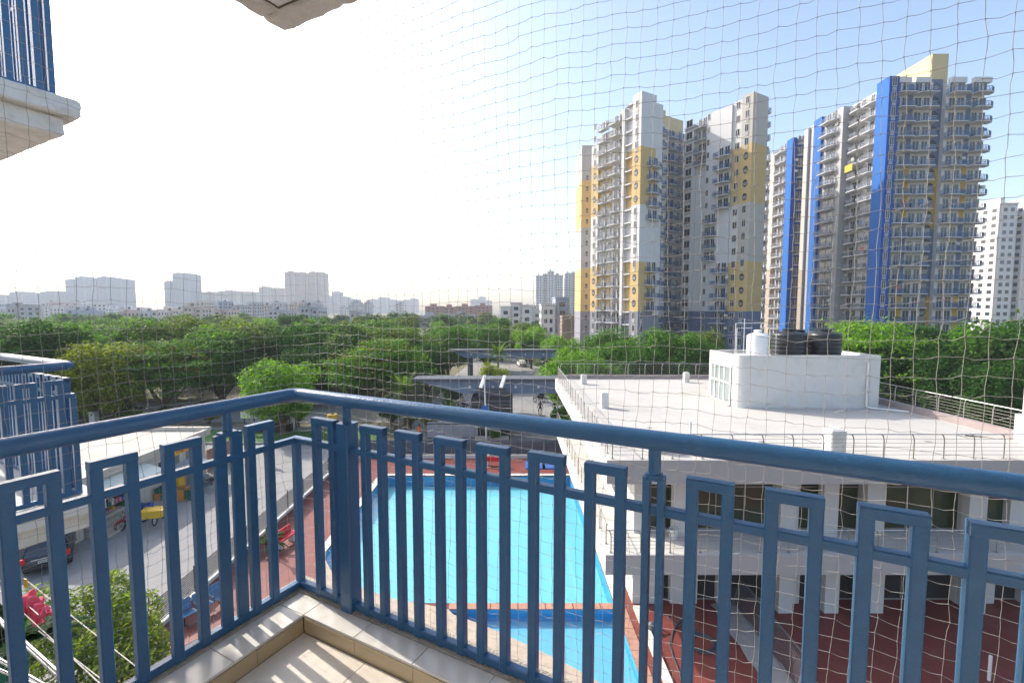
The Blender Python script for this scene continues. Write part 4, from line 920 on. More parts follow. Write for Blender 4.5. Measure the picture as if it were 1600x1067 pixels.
for j in range(22):
    for i in range(12): link('brick', bmesh_[rs_.randrange(3)], tb, (0+rs_.uniform(-.006,.006),-.5+.11+i*.24+(.12 if j%2 else 0)-.1,j*.08), math.pi/2)
MB().box(-24.54,-24.46,35.8,38.75,0,1.75).build('mortar', M_cement, tb)
# crates and boxes in front of the shop
def crate(label, x, y, w, d, h, m, z=0.0, grp='crates in front of the shop'):
    t = thing('crate', label, 'crate', (x,y,z), rs_.uniform(-.2,.2), grp)
    MBs = [('base',(-w/2,w/2,-d/2,d/2,0,.03))]+[('side',q) for q in ((-w/2,w/2,-d/2,-d/2+.03,.031,h),(-w/2,w/2,d/2-.03,d/2,.031,h),(-w/2,-w/2+.03,-d/2+.031,d/2-.031,.031,h),(w/2-.03,w/2,-d/2+.031,d/2-.031,.031,h))]
    for nm, q in MBs:
        o = link(nm, MB().box(*q).mesh(nm, m), t)
    link('rim', MB().box(-w/2-.02,w/2+.02,-d/2-.02,-d/2-.001,h-.08,h).mesh('rim', m), t)
    return t
def gp(px, py, z=0.0): v = gpt(px, py, z); return v.x, v.y
for lab, px, py, w, d, h, m, z in (('upper yellow crate stacked beside the shop counter',233,772,.9,.7,.6,M_yellow,.62),('lower yellow crate of the stack beside the shop counter',233,777,.9,.7,.6,M_yellow,0),
    ('blue crate on the step left of the yellow crates',205,778,.8,.7,.5,M_bluep,.17),('green bin at the shop entrance',183,782,.7,.6,.8,M_greenp,.17),('second blue crate low in front of the shop shelves',172,800,.9,.6,.35,M_bluep,.17),
    ('orange crate behind the yellow cargo cycle',256,781,.9,.8,.6,M_orange,0),('orange crate under the tin awning',281,779,.9,.9,.75,M_orange,0),('dark green crate at the end of the tin awning',300,777,.9,.9,.7,M_greenp,0)):
    x, y = gp(px, py); crate(lab, max(x,SXF+.55), y, w, d, h, m, z)
# ---- benches, lamp, planters
def wire_bench(label, x, y, rz):
    t = thing('bench', label, 'bench', (x,y,.1), rz)
    for i in range(3):
        c = -.62+i*.62
        s = link('seat', MB().add([(c-.27,-.25,.43),(c+.27,-.25,.43),(c+.27,.2,.40),(c-.27,.2,.40),(c-.27,-.25,.46),(c+.27,-.25,.46),(c+.27,.2,.43),(c-.27,.2,.43)],[(0,3,2,1),(4,5,6,7),(0,1,5,4),(1,2,6,5),(2,3,7,6),(3,0,4,7)]).mesh('seat',M_benchblue), t)
        link('backrest', MB().bar((c,.22,.46),(c,.36,.88),.54,.03,up=(0,1,0)).mesh('backrest',M_benchblue), t)
        if i < 2: link('armrest', MB().tube([(c+.31,-.22,.42),(c+.31,-.22,.62),(c+.31,.2,.62)],.018,6).mesh('armrest',M_black), t)
    link('beam', MB().bar((-.95,0,.37),(.95,0,.37),.06,.06).mesh('beam',M_black), t)
    for x_ in (-.75,.75): link('leg', MB().tube([(x_,0,.36),(x_,0,.05)],.03,8).bar((x_,-.28,.03),(x_,.28,.03),.05,.05).mesh('leg',M_black), t)
x, y = gp(312,962); wire_bench('blue three-seat metal bench on the red deck by the slat fence', x+.2, y, rad(62))
def slab_bench(label, px, py, m, rz, L=1.6):
    x, y = gp(px, py, .1); t = thing('bench', label, 'bench', (x,y,.1), rz)
    link('seat', MB().box(-L/2,L/2,-.25,.25,.42,.50).mesh('seat',m), t); link('backrest', MB().bar((-L/2,.27,.66),(L/2,.27,.66),.05,.34,up=(0,.15,1)).mesh('backrest',m), t)
    for s in (-1,1): link('leg', MB().box(s*L*.35-.08,s*L*.35+.08,-.18,.2,0,.42).mesh('leg',M_pale), t)
slab_bench('red bench at the far end of the pool', 772, 727, M_redp, math.pi)
slab_bench('red bench on the deck near the lamp post', 447, 850, M_redp, rad(75), 1.3)
for i,(px,lab) in enumerate(((836,'bright blue mat lying left at the far pool corner'),(862,'bright blue mat lying right at the far pool corner'))):
    x, y = gp(px,727,.1); t = thing('mat', lab, 'mat', (x,y,.1)); link('pad', MB().box(-.8,.8,-.9,.9,.0,.09).mesh('pad',M_bluep), t)
x, y = gp(405,858); lp = thing('lamp_post', 'short black garden lamp post by the slat fence', 'lamp post', (x-.1,y,0))
LM = lambda n,mb,m,p: link(n, mb.mesh(n,m,smooth=True), p)
LM('shaft', MB().lathe([(.1,0),(.1,.1),(.05,.2),(.04,2.4),(.06,2.45)],10), M_black, lp); LM('lantern', MB().lathe([(.06,2.45),(.13,2.5),(.16,2.8)],8), M_frost, lp); LM('cap', MB().lathe([(.26,2.8),(.2,2.86),(.05,2.98),(0,3.05)],8), M_pale, lp)
# hose, coil, bucket, mesh screen
def coil(label, px, py, m):
    v = gpt(px,py,.1); t = thing('hose_coil', label, 'hose', v)
    for k in range(4):
        r = .44+.05*k; pts = [(r*math.cos(a),r*math.sin(a)*(.95),.035+.03*(k%2)+.02*math.sin(a*3+k)) for a in [2*math.pi*i/40 for i in range(41)]]
        link('loop', MB().tube(pts,.022,6).mesh('loop',m,smooth=True), t)
M_hose = mat('hose_dark', (0.05,0.07,0.09), .5, .1, 5)
coil('dark hose coiled on the red floor by the clubhouse', 1095, 1005, M_hose)
hz_ = thing('hose', 'dark hose running along the pale kerb by the small pool', 'hose', gpt(1050,1000,.12))
MB().tube([gpt(a,b,.13) for a,b in ((1040,960),(1060,978),(1078,970),(1072,955),(1052,985),(1046,1005),(1052,1025),(1062,1050),(1068,1080))],.025,6).build('tube', M_hose, hz_, True)
jk = thing('pump', 'small grey pump with rags beside the clubhouse corner', 'pump', gpt(1018,985,.1))
v = gpt(1018,985,.1); MB().lathe([(0,0),(.16,0),(.18,.1),(.14,.3),(.06,.36),(0,.37)],12,v).build('body', M_slat, jk, True); MB().tube([v+Vector((.1,0,.3)),v+Vector((.3,.1,.35)),v+Vector((.4,.1,.02))],.04,7).build('pipe', M_pvc, jk, True)
bk = thing('bucket', 'white bucket on the clubhouse upper terrace', 'bucket', (gx(1051,18.8,ZT),18.7,ZT)); LM('pail', MB().lathe([(0,.01),(.16,.01),(.2,.4),(.19,.4),(.15,.03),(0,.03)],16), M_pale, bk); link('handle', MB().tube([(.2*math.cos(a),0,.4+.14*math.sin(a)) for a in [math.pi*i/8 for i in range(9)]],.008,5).mesh('handle',M_chrome), bk)
ms_ = thing('mesh_screen', 'leaning grey wire mesh screen on the red floor', 'screen', (gx(1200,17,0),16.5,.1))
pA, pB = gpt(1145,945,.1), gpt(1245,1080,.1); upv = Vector((.35,.1,1.15))
for p, q in ((pA,pB),(pA+upv,pB+upv),(pA,pA+upv),(pB,pB+upv)): MB().bar(p,q,.05,.05).build('frame_bar', M_slat, ms_)
mb = MB()
for i in range(70): t_ = i/69; p = pA+(pB-pA)*t_; mb.tube([p,p+upv],.006,3)
for j in range(24): t_ = j/23; mb.tube([pA+upv*t_,pB+upv*t_],.006,3)
tag(mb.build('wire_mesh', M_slat, ms_), kind='stuff')
tarp = thing('tarpaulin', 'crumpled grey tarpaulin strip lying beside the mesh screen', 'tarpaulin', gpt(1150,1000,.1))
mb = MB(); N = 14; vs = []
q0, q1 = gpt(1110,945,.1), gpt(1205,1085,.1)
for i in range(N):
    for j in range(7): t_ = i/(N-1); vs.append(q0+(q1-q0)*t_+Vector((.18*j+.05*math.sin(i*2),0.02*j,.03+.05*abs(math.sin(i*1.3+j*1.9)))))
mb.add(vs,[(i*7+j,i*7+j+1,(i+1)*7+j+1,(i+1)*7+j) for i in range(N-1) for j in range(6)]); mb.build('sheet', mat('tarp_grey',(.32,.30,.28),.7,.2,4), tarp, True)
wp = thing('white_pipe', 'short white pipe sticking up at the lower right', 'pipe', gpt(1545,1062,.1)); v = gpt(1545,1062,.1); MB().tube([v,v+Vector((.0,0,.9))],.05,10).build('tube', M_pvc, wp, True)

# ================================================================ vehicles
def loft(secs, m):     # secs: (y, [(x,z)...]) closed profiles
    mb = MB(); n = len(secs[0][1]); vs = [(x,y,z) for y,pr in secs for x,z in pr]
    fs = [(i*n+k,(i*n+(k+1)%n),(i+1)*n+(k+1)%n,(i+1)*n+k) for i in range(len(secs)-1) for k in range(n)]
    fs += [tuple(range(n-1,-1,-1)), tuple((len(secs)-1)*n+k for k in range(n))]
    return mb.add(vs, fs)
def car(label, x, y, rz, paint, suv=True):
    """front towards +y, about 4.3 m long"""
    t = thing('parked_car', label, 'car', (x,y,0.01), rz)
    def pr(w, z0, z1, r=.12): return [(-w+r,z0),(w-r,z0),(w,z0+r),(w*1.0,(z0+z1)/2),(w-.03,z1-r),(w-r-.03,z1),(-w+r+.03,z1),(-w+.03,z1-r),(-w,(z0+z1)/2),(-w,z0+r)]
    S = [(-2.12,pr(.70,.42,.80,.1)),(-2.05,pr(.80,.32,.90)),(-1.9,pr(.86,.26,.98)),(-1.2,pr(.88,.24,1.0)),(0,pr(.88,.22,.98)),(.9,pr(.88,.24,.95)),(1.4,pr(.87,.24,.88)),(1.9,pr(.82,.26,.76)),(2.08,pr(.72,.34,.62,.1))]
    bo = LM('body', loft(S,0), paint, t)
    zt = 1.58 if suv else 1.42; rb = -1.95 if suv else -1.45
    def cp(w, z0, z1, wt): return [(-w,z0),(w,z0),(w-.02,z0+.12),(wt,z1-.06),(wt-.12,z1),(-wt+.12,z1),(-wt,z1-.06),(-w+.02,z0+.12)]
    ln = rb+.35 if suv else rb+.7
    LM('cabin', loft([(rb,cp(.80,.93,1.0,.76)),(ln-.02,cp(.82,.93,zt-.03,.62)),(-.2,cp(.83,.93,zt,.64)),(.35,cp(.83,.92,zt-.04,.62)),(1.15,cp(.80,.88,.95,.72))],0), paint, t)
    # glass panels set on the cabin
    LM('rear_window', MB().add([(-.66,rb-.005+.06,1.05),(.66,rb-.005+.06,1.05),(.54,ln-.06,zt-.09),(-.54,ln-.06,zt-.09)],[(0,1,2,3)]).add([(-.66,rb+.10,1.05),(.66,rb+.10,1.05),(.54,ln-.02,zt-.09),(-.54,ln-.02,zt-.09)],[(3,2,1,0)]), M_glassdark, t)
    LM('windscreen', MB().add([(.68,1.13,1.0),(-.68,1.13,1.0),(-.56,.42,zt-.09),(.56,.42,zt-.09)],[(0,1,2,3)]), M_glassdark, t)
    for s in (-1,1):
        for y0,y1,ya,yb in ((-.12,.88,-.12,.36),(-1.05,-.2,-1.05,-.2),(rb+.25,-1.13,ln+.15,-1.13)):
            w0, w1 = .838, .655
            q = [(s*w0,y0,1.04),(s*w0,y1,1.03),(s*w1,yb,zt-.10),(s*w1,ya,zt-.10)]
            link('side_window', MB().add(q,[(0,1,2,3)] if s > 0 else [(3,2,1,0)]).mesh('side_window',M_glassdark), t)
        link('tail_light', MB().box(s*.78-.1,s*.78+.1,-2.09,-1.93,.72,.96).mesh('tail_light',M_taillight), t)
        link('headlight', MB().box(s*.62-.14,s*.62+.14,1.92,2.06,.56,.70).mesh('headlight',M_frost), t)
        link('mirror', MB().box(s*.95-.08,s*.95+.08,.68,.78,.98,1.10).mesh('mirror',paint), t)
        for yw in (-1.32,1.28):
            w = link('wheel', MB().lathe([(.12,-.09),(.30,-.10),(.335,-.06),(.335,.06),(.30,.10),(.12,.09)],18,(0,0,0),0,'x').mesh('tyre',M_tyre,smooth=True), t, (s*.78,yw,.335))
            link('rim', MB().lathe([(0,-.085),(.2,-.085),(.22,-.06),(.22,.06),(.2,.085),(0,.085)],12,(0,0,0),0,'x').mesh('rim',M_chrome), w)
    link('bumper', MB().box(-.78,.78,-2.17,-2.06,.38,.56).mesh('bumper',M_black), t)
    pl = link('number_plate', MB().box(-.26,.26,-2.145,-2.125,.64,.76).mesh('plate',M_pale), t)
    mb = MB()
    for i in range(8): mb.box(-.22+i*.055,-.22+i*.055+.03,-2.149,-2.146,.665,.735)
    tag(link('characters', mb.mesh('characters',M_black), pl), kind='stuff')
    link('trim', MB().box(-.5,.5,-2.13,-2.10,.82,.86).mesh('trim',M_chrome), t)
    link('antenna', MB().tube([(0,-1.2,zt),(0,-1.4,zt+.28)],.01,5).mesh('antenna',M_black), t)
    return t
car('dark grey hatchback parked at the foot of the plaster wall', -24.3, 23.2, rad(40), M_carpaint)
for lab,px,py,rz,pt,sv in (('silver sedan parked under the trees on the left',208,653,rad(-80),M_silver,False),('dark car in the tree shade left of the silver sedan',145,655,rad(-85),M_carpaint,True),('white car half hidden by the yellow green tree',300,650,rad(-88),M_pale,False),('small car below the far canopy on the road',815,572,rad(10),M_pale,False)):
    x, y = gp(px, py); car(lab, x, y, rz, pt, sv)
def wheel_mesh(R, tw=.05):
    mb = MB(); mb.lathe([(R-.07,-tw/2),(R-.01,-tw/2),(R,0),(R-.01,tw/2),(R-.07,tw/2),(R-.07,-tw/2)],18,(0,0,0),0,'x'); return mb.mesh('tyre',M_tyre,smooth=True)
def spokes(R):
    mb = MB()
    for i in range(9): a = math.pi*2*i/9; mb.tube([(0,0,0),(0,(R-.06)*math.cos(a),(R-.06)*math.sin(a))],.008,4)
    mb.lathe([(0,-.05),(.05,-.05),(.05,.05),(0,.05)],8,(0,0,0),0,'x'); return mb.mesh('rim',M_chrome)
def two_wheeler(label, x, y, rz, cat='motorcycle', paint=None, kind='moto', z=.01):
    t = thing(cat, label, cat, (x,y,z), rz)
    R = .31 if kind != 'cycle' else .34; wb = .64 if kind == 'moto' else .52
    for yy in (-wb,wb): w = link('wheel', wheel_mesh(R,.10 if kind != 'cycle' else .04), t, (0,yy,R)); link('rim', spokes(R), w)
    if kind == 'cycle':
        for p,q in (((0,-.52,.34),(0,-.05,.30)),((0,-.05,.30),(0,-.2,.82)),((0,-.2,.78),(0,.36,.80)),((0,-.05,.30),(0,.36,.72)),((0,-.52,.34),(0,-.18,.74)),((0,.34,.95),(0,.52,.34))):
            link('frame_tube', MB().tube([p,q],.02,6).mesh('frame_tube',M_black), t)
        link('saddle', MB().box(-.07,.07,-.34,-.08,.86,.92).mesh('saddle',M_black), t); link('handlebar', MB().tube([(-.3,.26,1.0),(-.1,.34,1.02),(.1,.34,1.02),(.3,.26,1.0)],.015,6).mesh('handlebar',M_chrome), t)
        link('crank', MB().lathe([(0,-.03),(.1,-.03),(.1,.03),(0,.03)],10,(0,-.05,.30),0,'x').mesh('crank',M_chrome), t)
    else:
        pt = paint or M_black
        LM('tank', loft([(-.05,[(-.10,.62),(.10,.62),(.12,.74),(.05,.82),(-.05,.82),(-.12,.74)]),(.2,[(-.14,.60),(.14,.60),(.17,.76),(.08,.90),(-.08,.90),(-.17,.76)]),(.42,[(-.07,.66),(.07,.66),(.08,.76),(.04,.82),(-.04,.82),(-.08,.76)])],0), pt, t)
        LM('seat', loft([(-.72,[(-.10,.74),(.10,.74),(.10,.84),(-.10,.84)]),(-.3,[(-.13,.70),(.13,.70),(.14,.80),(-.14,.80)]),(.0,[(-.10,.66),(.10,.66),(.11,.75),(-.11,.75)])],0), M_black, t)
        LM('engine', loft([(-.25,[(-.14,.26),(.14,.26),(.16,.56),(-.16,.56)]),(.2,[(-.13,.28),(.13,.28),(.14,.60),(-.14,.60)])],0), M_slat, t)
        for s in (-1,1): link('fork', MB().tube([(s*.09,.46,.95),(s*.09,.64,.31)],.025,6).mesh('fork',M_chrome), t)
        link('handlebar', MB().tube([(-.36,.3,1.02),(-.15,.42,1.0),(.15,.42,1.0),(.36,.3,1.02)],.018,6).mesh('handlebar',M_black), t)
        LM('headlight', MB().lathe([(0,0),(.08,.0),(.10,.1),(0,.12)],10,(0,.48,.86),0,'y'), M_frost, t)
        link('exhaust', MB().tube([(.16,.1,.3),(.17,-.3,.28),(.19,-.8,.38)],.04,8).mesh('exhaust',M_chrome), t)
        for yy in (-wb,wb): link('mudguard', MB().tube([(0,yy+(R+.03)*math.cos(a),R+(R+.03)*math.sin(a)) for a in [rad(q) for q in range(20,161,20)]],.05,5).mesh('mudguard',pt), t)
        link('tail_light', MB().box(-.06,.06,-.80,-.74,.74,.82).mesh('tail_light',M_taillight), t)
    return t
x, y = gp(208,822); two_wheeler('red and black motorcycle parked by the shop step', max(x,-23.2), y, rad(160), paint=M_redp)
x, y = gp(328,764); two_wheeler('black motorcycle parked at the corner of the brick wall', x, y, rad(-70))
# cargo cycle: yellow box in front of a bicycle
x, y = gp(249,815); cc = two_wheeler('bicycle carrying a yellow crate parked on the lane', x, y, rad(195), 'cargo cycle', kind='cycle')
link('crate', MB().box(-.55,.55,.30,.95,.62,1.02).box(-.6,.6,.25,1.0,1.021,1.08).mesh('crate',M_yellow), cc)
# ---- people
def person(label, loc, rz, joints, mats_, hair=M_hair, h=1.68, cat='person'):
    """joints: dict of named 3-D points in metres, one continuous skinned body"""
    t = thing('person', label, cat, loc, rz)
    J = joints; names = list(J)
    bones = [('pelvis','waist'),('waist','chest'),('chest','neck'),('neck','head'),('head','crown')]
    for s in 'lr': bones += [('chest','sh'+s),('sh'+s,'el'+s),('el'+s,'wr'+s),('wr'+s,'ha'+s),('pelvis','hi'+s),('hi'+s,'kn'+s),('kn'+s,'an'+s),('an'+s,'to'+s)]
    R = dict(pelvis=.15,waist=.125,chest=.15,neck=.055,head=.092,crown=.07,sh=.065,el=.045,wr=.033,ha=.04,hi=.095,kn=.06,an=.04,to=.035)
    me = bpy.data.meshes.new('body'); me.from_pydata([J[n] for n in names], [], [(names.index(a),names.index(b)) for a,b in bones])
    o = bpy.data.objects.new('body_tmp', me); col.objects.link(o)
    sk = o.modifiers.new('skin','SKIN'); sk.use_smooth_shade = True
    for n, sv in zip(names, me.skin_vertices[0].data):
        r = R[n if n in R else n[:-1]]; sv.radius = (r, r*(.72 if n in ('chest','waist','pelvis') else 1)); sv.use_root = n == 'pelvis'
    sb_ = o.modifiers.new('sub','SUBSURF'); sb_.levels = 1; sb_.render_levels = 1
    dg = bpy.context.evaluated_depsgraph_get(); m2 = bpy.data.meshes.new_from_object(o.evaluated_get(dg)); bpy.data.objects.remove(o)
    m2.materials.clear()
    for m in mats_: m2.materials.append(m)          # skin, top, trousers, shoes
    def mi(b):
        a, c = b
        if a in ('neck','head') or a.startswith('wr') or a.startswith('el'): return 0
        if a == 'pelvis' and c[:2] == 'hi' or a[:2] in ('hi','kn'): return 2
        if a[:2] == 'an': return 3
        return 1
    for p in m2.polygons:
        best = 1e9; bi = 1
        for b in bones:
            p0, p1 = Vector(J[b[0]]), Vector(J[b[1]]); d = p1-p0; tt = max(0,min(1,(p.center-p0).dot(d)/d.length_squared)); e = (p.center-p0-d*tt).length/R[b[1] if b[1] in R else b[1][:-1]]
            if e < best: best = e; bi = mi(b)
        p.material_index = bi; p.use_smooth = True
    link('body', m2, t)
    hd = Vector(J['head']); cr = Vector(J['crown']); d = (cr-hd)
    hm_ = MB(); hm_.lathe([(0.0,.10),(.06,.09),(.095,.05),(.105,.0),(.095,-.05),(.07,-.07)],12,tuple(hd+d*.75+Vector((0,-.02,0)))); LM('hair', hm_, hair, t)
    link('nose', MB().add([(-.014,.088,0),(.014,.088,0),(0,.118,-.012),(0,.088,.04)],[(0,1,2),(1,3,2),(3,0,2)]).mesh('nose',mats_[0]), t, tuple(hd+d*.3))
    return t
def standing(sw=.0, arm=.1):
    return dict(pelvis=(0,0,.92),waist=(0,0,1.08),chest=(0,0,1.3),neck=(0,0,1.46),head=(0,.02,1.56),crown=(0,.02,1.68),
        shl=(-.18,0,1.39),ell=(-.23,-.02+arm,1.12),wrl=(-.22,.08+arm,.90),hal=(-.22,.1+arm,.82),shr=(.18,0,1.39),elr=(.23,-.02-arm,1.12),wrr=(.22,.06-arm,.90),har=(.22,.08-arm,.82),
        hil=(-.10,0,.88),knl=(-.11,.04+sw,.48),anl=(-.11,-.02+sw*1.2,.08),tol=(-.12,.14+sw*1.2,.04),hir=(.10,0,.88),knr=(.11,.04-sw,.48),anr=(.11,-.04-sw*1.4,.08),tor=(.12,.12-sw*1.4,.04))
def riding(seat=.86, sy=-.2, hy=.30, hz=1.02, fy=.05, fz=.32):
    return dict(pelvis=(0,sy,seat+.1),waist=(0,sy+.03,seat+.27),chest=(0,sy+.09,seat+.48),neck=(0,sy+.12,seat+.64),head=(0,sy+.15,seat+.74),crown=(0,sy+.15,seat+.86),
        shl=(-.18,sy+.09,seat+.57),ell=(-.30,sy+.22,seat+.33),wrl=(-.34,hy-.06,hz+.04),hal=(-.33,hy+.02,hz+.02),shr=(.18,sy+.09,seat+.57),elr=(.30,sy+.22,seat+.33),wrr=(.34,hy-.06,hz+.04),har=(.33,hy+.02,hz+.02),
        hil=(-.11,sy+.03,seat+.07),knl=(-.20,sy+.42,seat-.06),anl=(-.17,fy,fz),tol=(-.18,fy+.16,fz-.03),hir=(.11,sy+.03,seat+.07),knr=(.20,sy+.42,seat-.06),anr=(.17,fy,fz),tor=(.18,fy+.16,fz-.03))
cm = lambda n,c: mat('cloth_'+n, c, .9, .1, 12)
dk, jn, tn_, og, wh, bkc = cm('dark',(.03,.03,.04)), cm('jeans',(.05,.08,.16)), cm('tan',(.34,.22,.12)), cm('orange',(.6,.12,.02)), cm('white',(.6,.6,.6)), cm('brown',(.2,.12,.08))
x, y = gp(418,728); person('person in brown top and dark trousers walking on the lane', (x,y,.01), rad(30), standing(.12), [M_skin,bkc,dk,M_black])
x, y = gp(655,690); person('person in orange top standing near the palm by the gate', (x,y,.01), rad(160), standing(.03,.02), [M_skin,og,dk,M_black])
x, y = gp(724,640); two_wheeler('dark scooter ridden past the guard kiosk', x, y, rad(-85)); person('rider in tan shirt on the scooter by the kiosk', (x,y,.01), rad(-85), riding(.8), [M_skin,tn_,dk,M_black])
x, y = gp(843,628); two_wheeler('motorcycle crossing the road near the tractor', x, y, rad(95)); person('rider in dark clothes on the motorcycle near the tractor', (x,y,.01), rad(95), riding(.8), [M_skin,dk,dk,M_black])
for px, lab, a in ((844,'bicycle left of the pair coming toward the gate',175),(867,'bicycle right of the pair coming toward the gate',185)):
    x, y = gp(px,650); two_wheeler(lab, x, y, rad(a), 'bicycle', kind='cycle'); person('cyclist in dark clothes on the '+('left' if px < 850 else 'right')+' bicycle of the pair', (x,y,.01), rad(a), riding(.92,-.22,.26,1.02,-.05,.2), [M_skin,dk if px<850 else jn,jn,M_black])
# tractor at the roadside
x, y = gp(858,622); tr = thing('tractor', 'blue tractor with large rear wheels at the right roadside', 'tractor', (x,y,0), rad(80))
for s in (-1,1):
    w = link('rear_wheel', MB().lathe([(.35,-.2),(.72,-.22),(.80,-.12),(.80,.12),(.72,.22),(.35,.2)],20,(0,0,0),0,'x').mesh('tyre',M_tyre), tr, (s*.8,-.8,.8)); link('rim', MB().lathe([(0,-.1),(.36,-.12),(.36,.12),(0,.1)],14,(0,0,0),0,'x').mesh('rim',M_chrome), w)
    w = link('front_wheel', MB().lathe([(.18,-.1),(.36,-.1),(.40,0),(.36,.1),(.18,.1)],16,(0,0,0),0,'x').mesh('tyre',M_tyre), tr, (s*.65,1.2,.4)); link('rim', MB().lathe([(0,-.08),(.2,-.08),(.2,.08),(0,.08)],12,(0,0,0),0,'x').mesh('rim',M_pale), w)
    link('fender', MB().tube([(s*.8,-.8+.92*math.cos(a),.8+.92*math.sin(a)) for a in [rad(q) for q in range(30,151,20)]],.14,6).mesh('fender',M_bluep), tr)
LM('bonnet', loft([(.0,[(-.3,.7),(.3,.7),(.32,1.3),(-.32,1.3)]),(1.5,[(-.26,.7),(.26,.7),(.26,1.18),(-.26,1.18)])],0), M_bluep, tr)
link('chassis', MB().box(-.3,.3,-1.1,1.4,.5,.72).mesh('chassis',M_black), tr); link('seat', MB().box(-.25,.25,-.9,-.5,1.1,1.2).box(-.25,.25,-.98,-.9,1.1,1.6).mesh('seat',M_black), tr); link('exhaust', MB().tube([(.15,.9,1.2),(.15,.9,1.9)],.04,7).mesh('exhaust',M_black), tr)
# roadside stall with blue and white banner, yellow drum, bins
x, y = gp(425,672); st_ = thing('roadside_stall', 'dark roadside stall with blue and white banner under the trees', 'stall', (x,y,0))
for i in range(4): link('post', MB().box(-.04,.04,-.04,.04,0,2.3).mesh('post',M_black), st_, (-2.4+4.8*(i%2),-.9+1.8*(i//2),0))
link('roof', MB().box(-2.7,2.7,-1.2,1.2,2.3,2.38).mesh('roof',M_darkmetal), st_); link('banner', MB().box(-2.6,-.4,-1.24,-1.21,1.6,2.28).mesh('banner',M_pale), st_); link('banner', MB().box(-.3,2.6,-1.24,-1.21,1.6,2.28).mesh('banner',M_bluep), st_); link('counter', MB().box(-2.4,2.4,-.8,-.2,0,.95).mesh('counter',M_black), st_)
x, y = gp(520,668); yd = thing('drum', 'yellow drum behind our handrail at the edge of the lawn', 'drum', (x,y,0)); LM('shell', MB().lathe([(0,0),(.55,0),(.57,.1),(.55,.5),(.58,.9),(.55,1.4),(.5,1.5),(0,1.5)],16), M_yellow, yd); LM('lid', MB().lathe([(.2,1.5),(.2,1.6),(0,1.6)],12), M_black, yd)
# roadside railing/fence left under the trees and boundary pillars
for i,(px,lab) in enumerate(((148,'white gate pillar left of the silver sedan'),(455,'white post at the lawn edge under the trees'))):
    x, y = gp(px,668 if i == 0 else 672); t = thing('gate_pillar', lab, 'pillar', (x,y,0)); link('shaft', MB().box(-.3,.3,-.3,.3,0,1.7).mesh('shaft',M_f2), t); link('cap', MB().box(-.38,.38,-.38,.38,1.7,1.82).mesh('cap',M_f2), t)
# ================================================================ vegetation
G_dark = leafmat('leaf_dark', (0.034,0.100,0.018)); G_mid = leafmat('leaf_mid', (0.072,0.180,0.022)); G_yel = leafmat('leaf_yellow', (0.20,0.25,0.02)); G_lite = leafmat('leaf_light', (0.14,0.29,0.028)); G_olive = leafmat('leaf_olive', (0.11,0.17,0.035)); G_blue = leafmat('leaf_blue', (0.10,0.16,0.11))
G_orange = leafmat('flower_orange', (0.36,0.13,0.015))
def leaf_mesh(name, cen, nrm, size, rng, aspect=.55, m=None):
    n = len(cen); nrm = nrm/np.maximum(np.linalg.norm(nrm,axis=1,keepdims=True),1e-6)
    r = rng.normal(size=(n,3)); t = r-nrm*np.sum(r*nrm,axis=1,keepdims=True); t /= np.maximum(np.linalg.norm(t,axis=1,keepdims=True),1e-6); b = np.cross(nrm,t)
    s = size[:,None]
    v = np.stack([cen-t*s*.5, cen+b*s*aspect*.5+nrm*s*.08, cen+t*s*.5, cen-b*s*aspect*.5+nrm*s*.08],1).reshape(-1,3)
    me = bpy.data.meshes.new(name); me.vertices.add(4*n); me.vertices.foreach_set('co', v.astype(np.float32).ravel())
    me.loops.add(4*n); me.loops.foreach_set('vertex_index', np.arange(4*n,dtype=np.int32))
    me.polygons.add(n); me.polygons.foreach_set('loop_start', np.arange(0,4*n,4,dtype=np.int32)); me.polygons.foreach_set('loop_total', np.full(n,4,dtype=np.int32))
    me.update(calc_edges=True)
    if m: me.materials.append(m)
    return me
def crown_proto(seed, R, z0, z1, n, leaf, form='round', nclump=26):
    rng = np.random.default_rng(seed); H = z1-z0
    cl = []
    while len(cl) < nclump:
        p = rng.uniform(-1,1,3); r = np.linalg.norm(p)
        if r > 1 or r < .25: continue
        if form == 'flat' and p[2] < -.35: continue
        if form == 'round' and p[2] < -.75: continue
        cl.append(p)
    cl = np.array(cl); sz = rng.uniform(.22,.42,nclump)
    w = sz**2; k = rng.choice(nclump, n, p=w/w.sum())
    d = rng.normal(size=(n,3)); d /= np.linalg.norm(d,axis=1,keepdims=True)
    rr = rng.uniform(.35,1,n)**.5
    q = cl[k]*.80+d*(sz[k]*rr)[:,None]
    if form == 'flat': q[:,2] = q[:,2]*.8; q[:,2] = np.round(q[:,2]*4)/4+rng.normal(0,.05,n)
    pos = np.stack([q[:,0]*R, q[:,1]*R, z0+H*(q[:,2]+1)/2],1)
    # twiggy outliers for an uneven outline
    no = n//14; pos[:no] += d[:no]*R*.12
    nrm = d*.7+np.array([0,0,.8])+rng.normal(0,.5,(n,3))
    me = leaf_mesh('crown', pos, nrm, leaf*rng.uniform(.6,1.4,n), rng)
    tr = MB(); rnd = random.Random(seed)
    tr.tube([(0,0,-.2),(rnd.uniform(-.1,.1),.05,z0*.6),(rnd.uniform(-.3,.3),rnd.uniform(-.3,.3),z0+H*.25),(rnd.uniform(-.5,.5),0,z0+H*.6)],[R*.065,R*.05,R*.04,R*.012],8)
    for c in cl[:9]: tr.tube([(0,0,z0*.75),(c[0]*R*.35,c[1]*R*.35,z0+H*.2),(c[0]*R*.75,c[1]*R*.75,z0+H*(c[2]*.8+1)/2)],[R*.035,R*.024,R*.008],6)
    return me, tr.mesh('trunk', M_bark, smooth=True), cl, R, z0, H
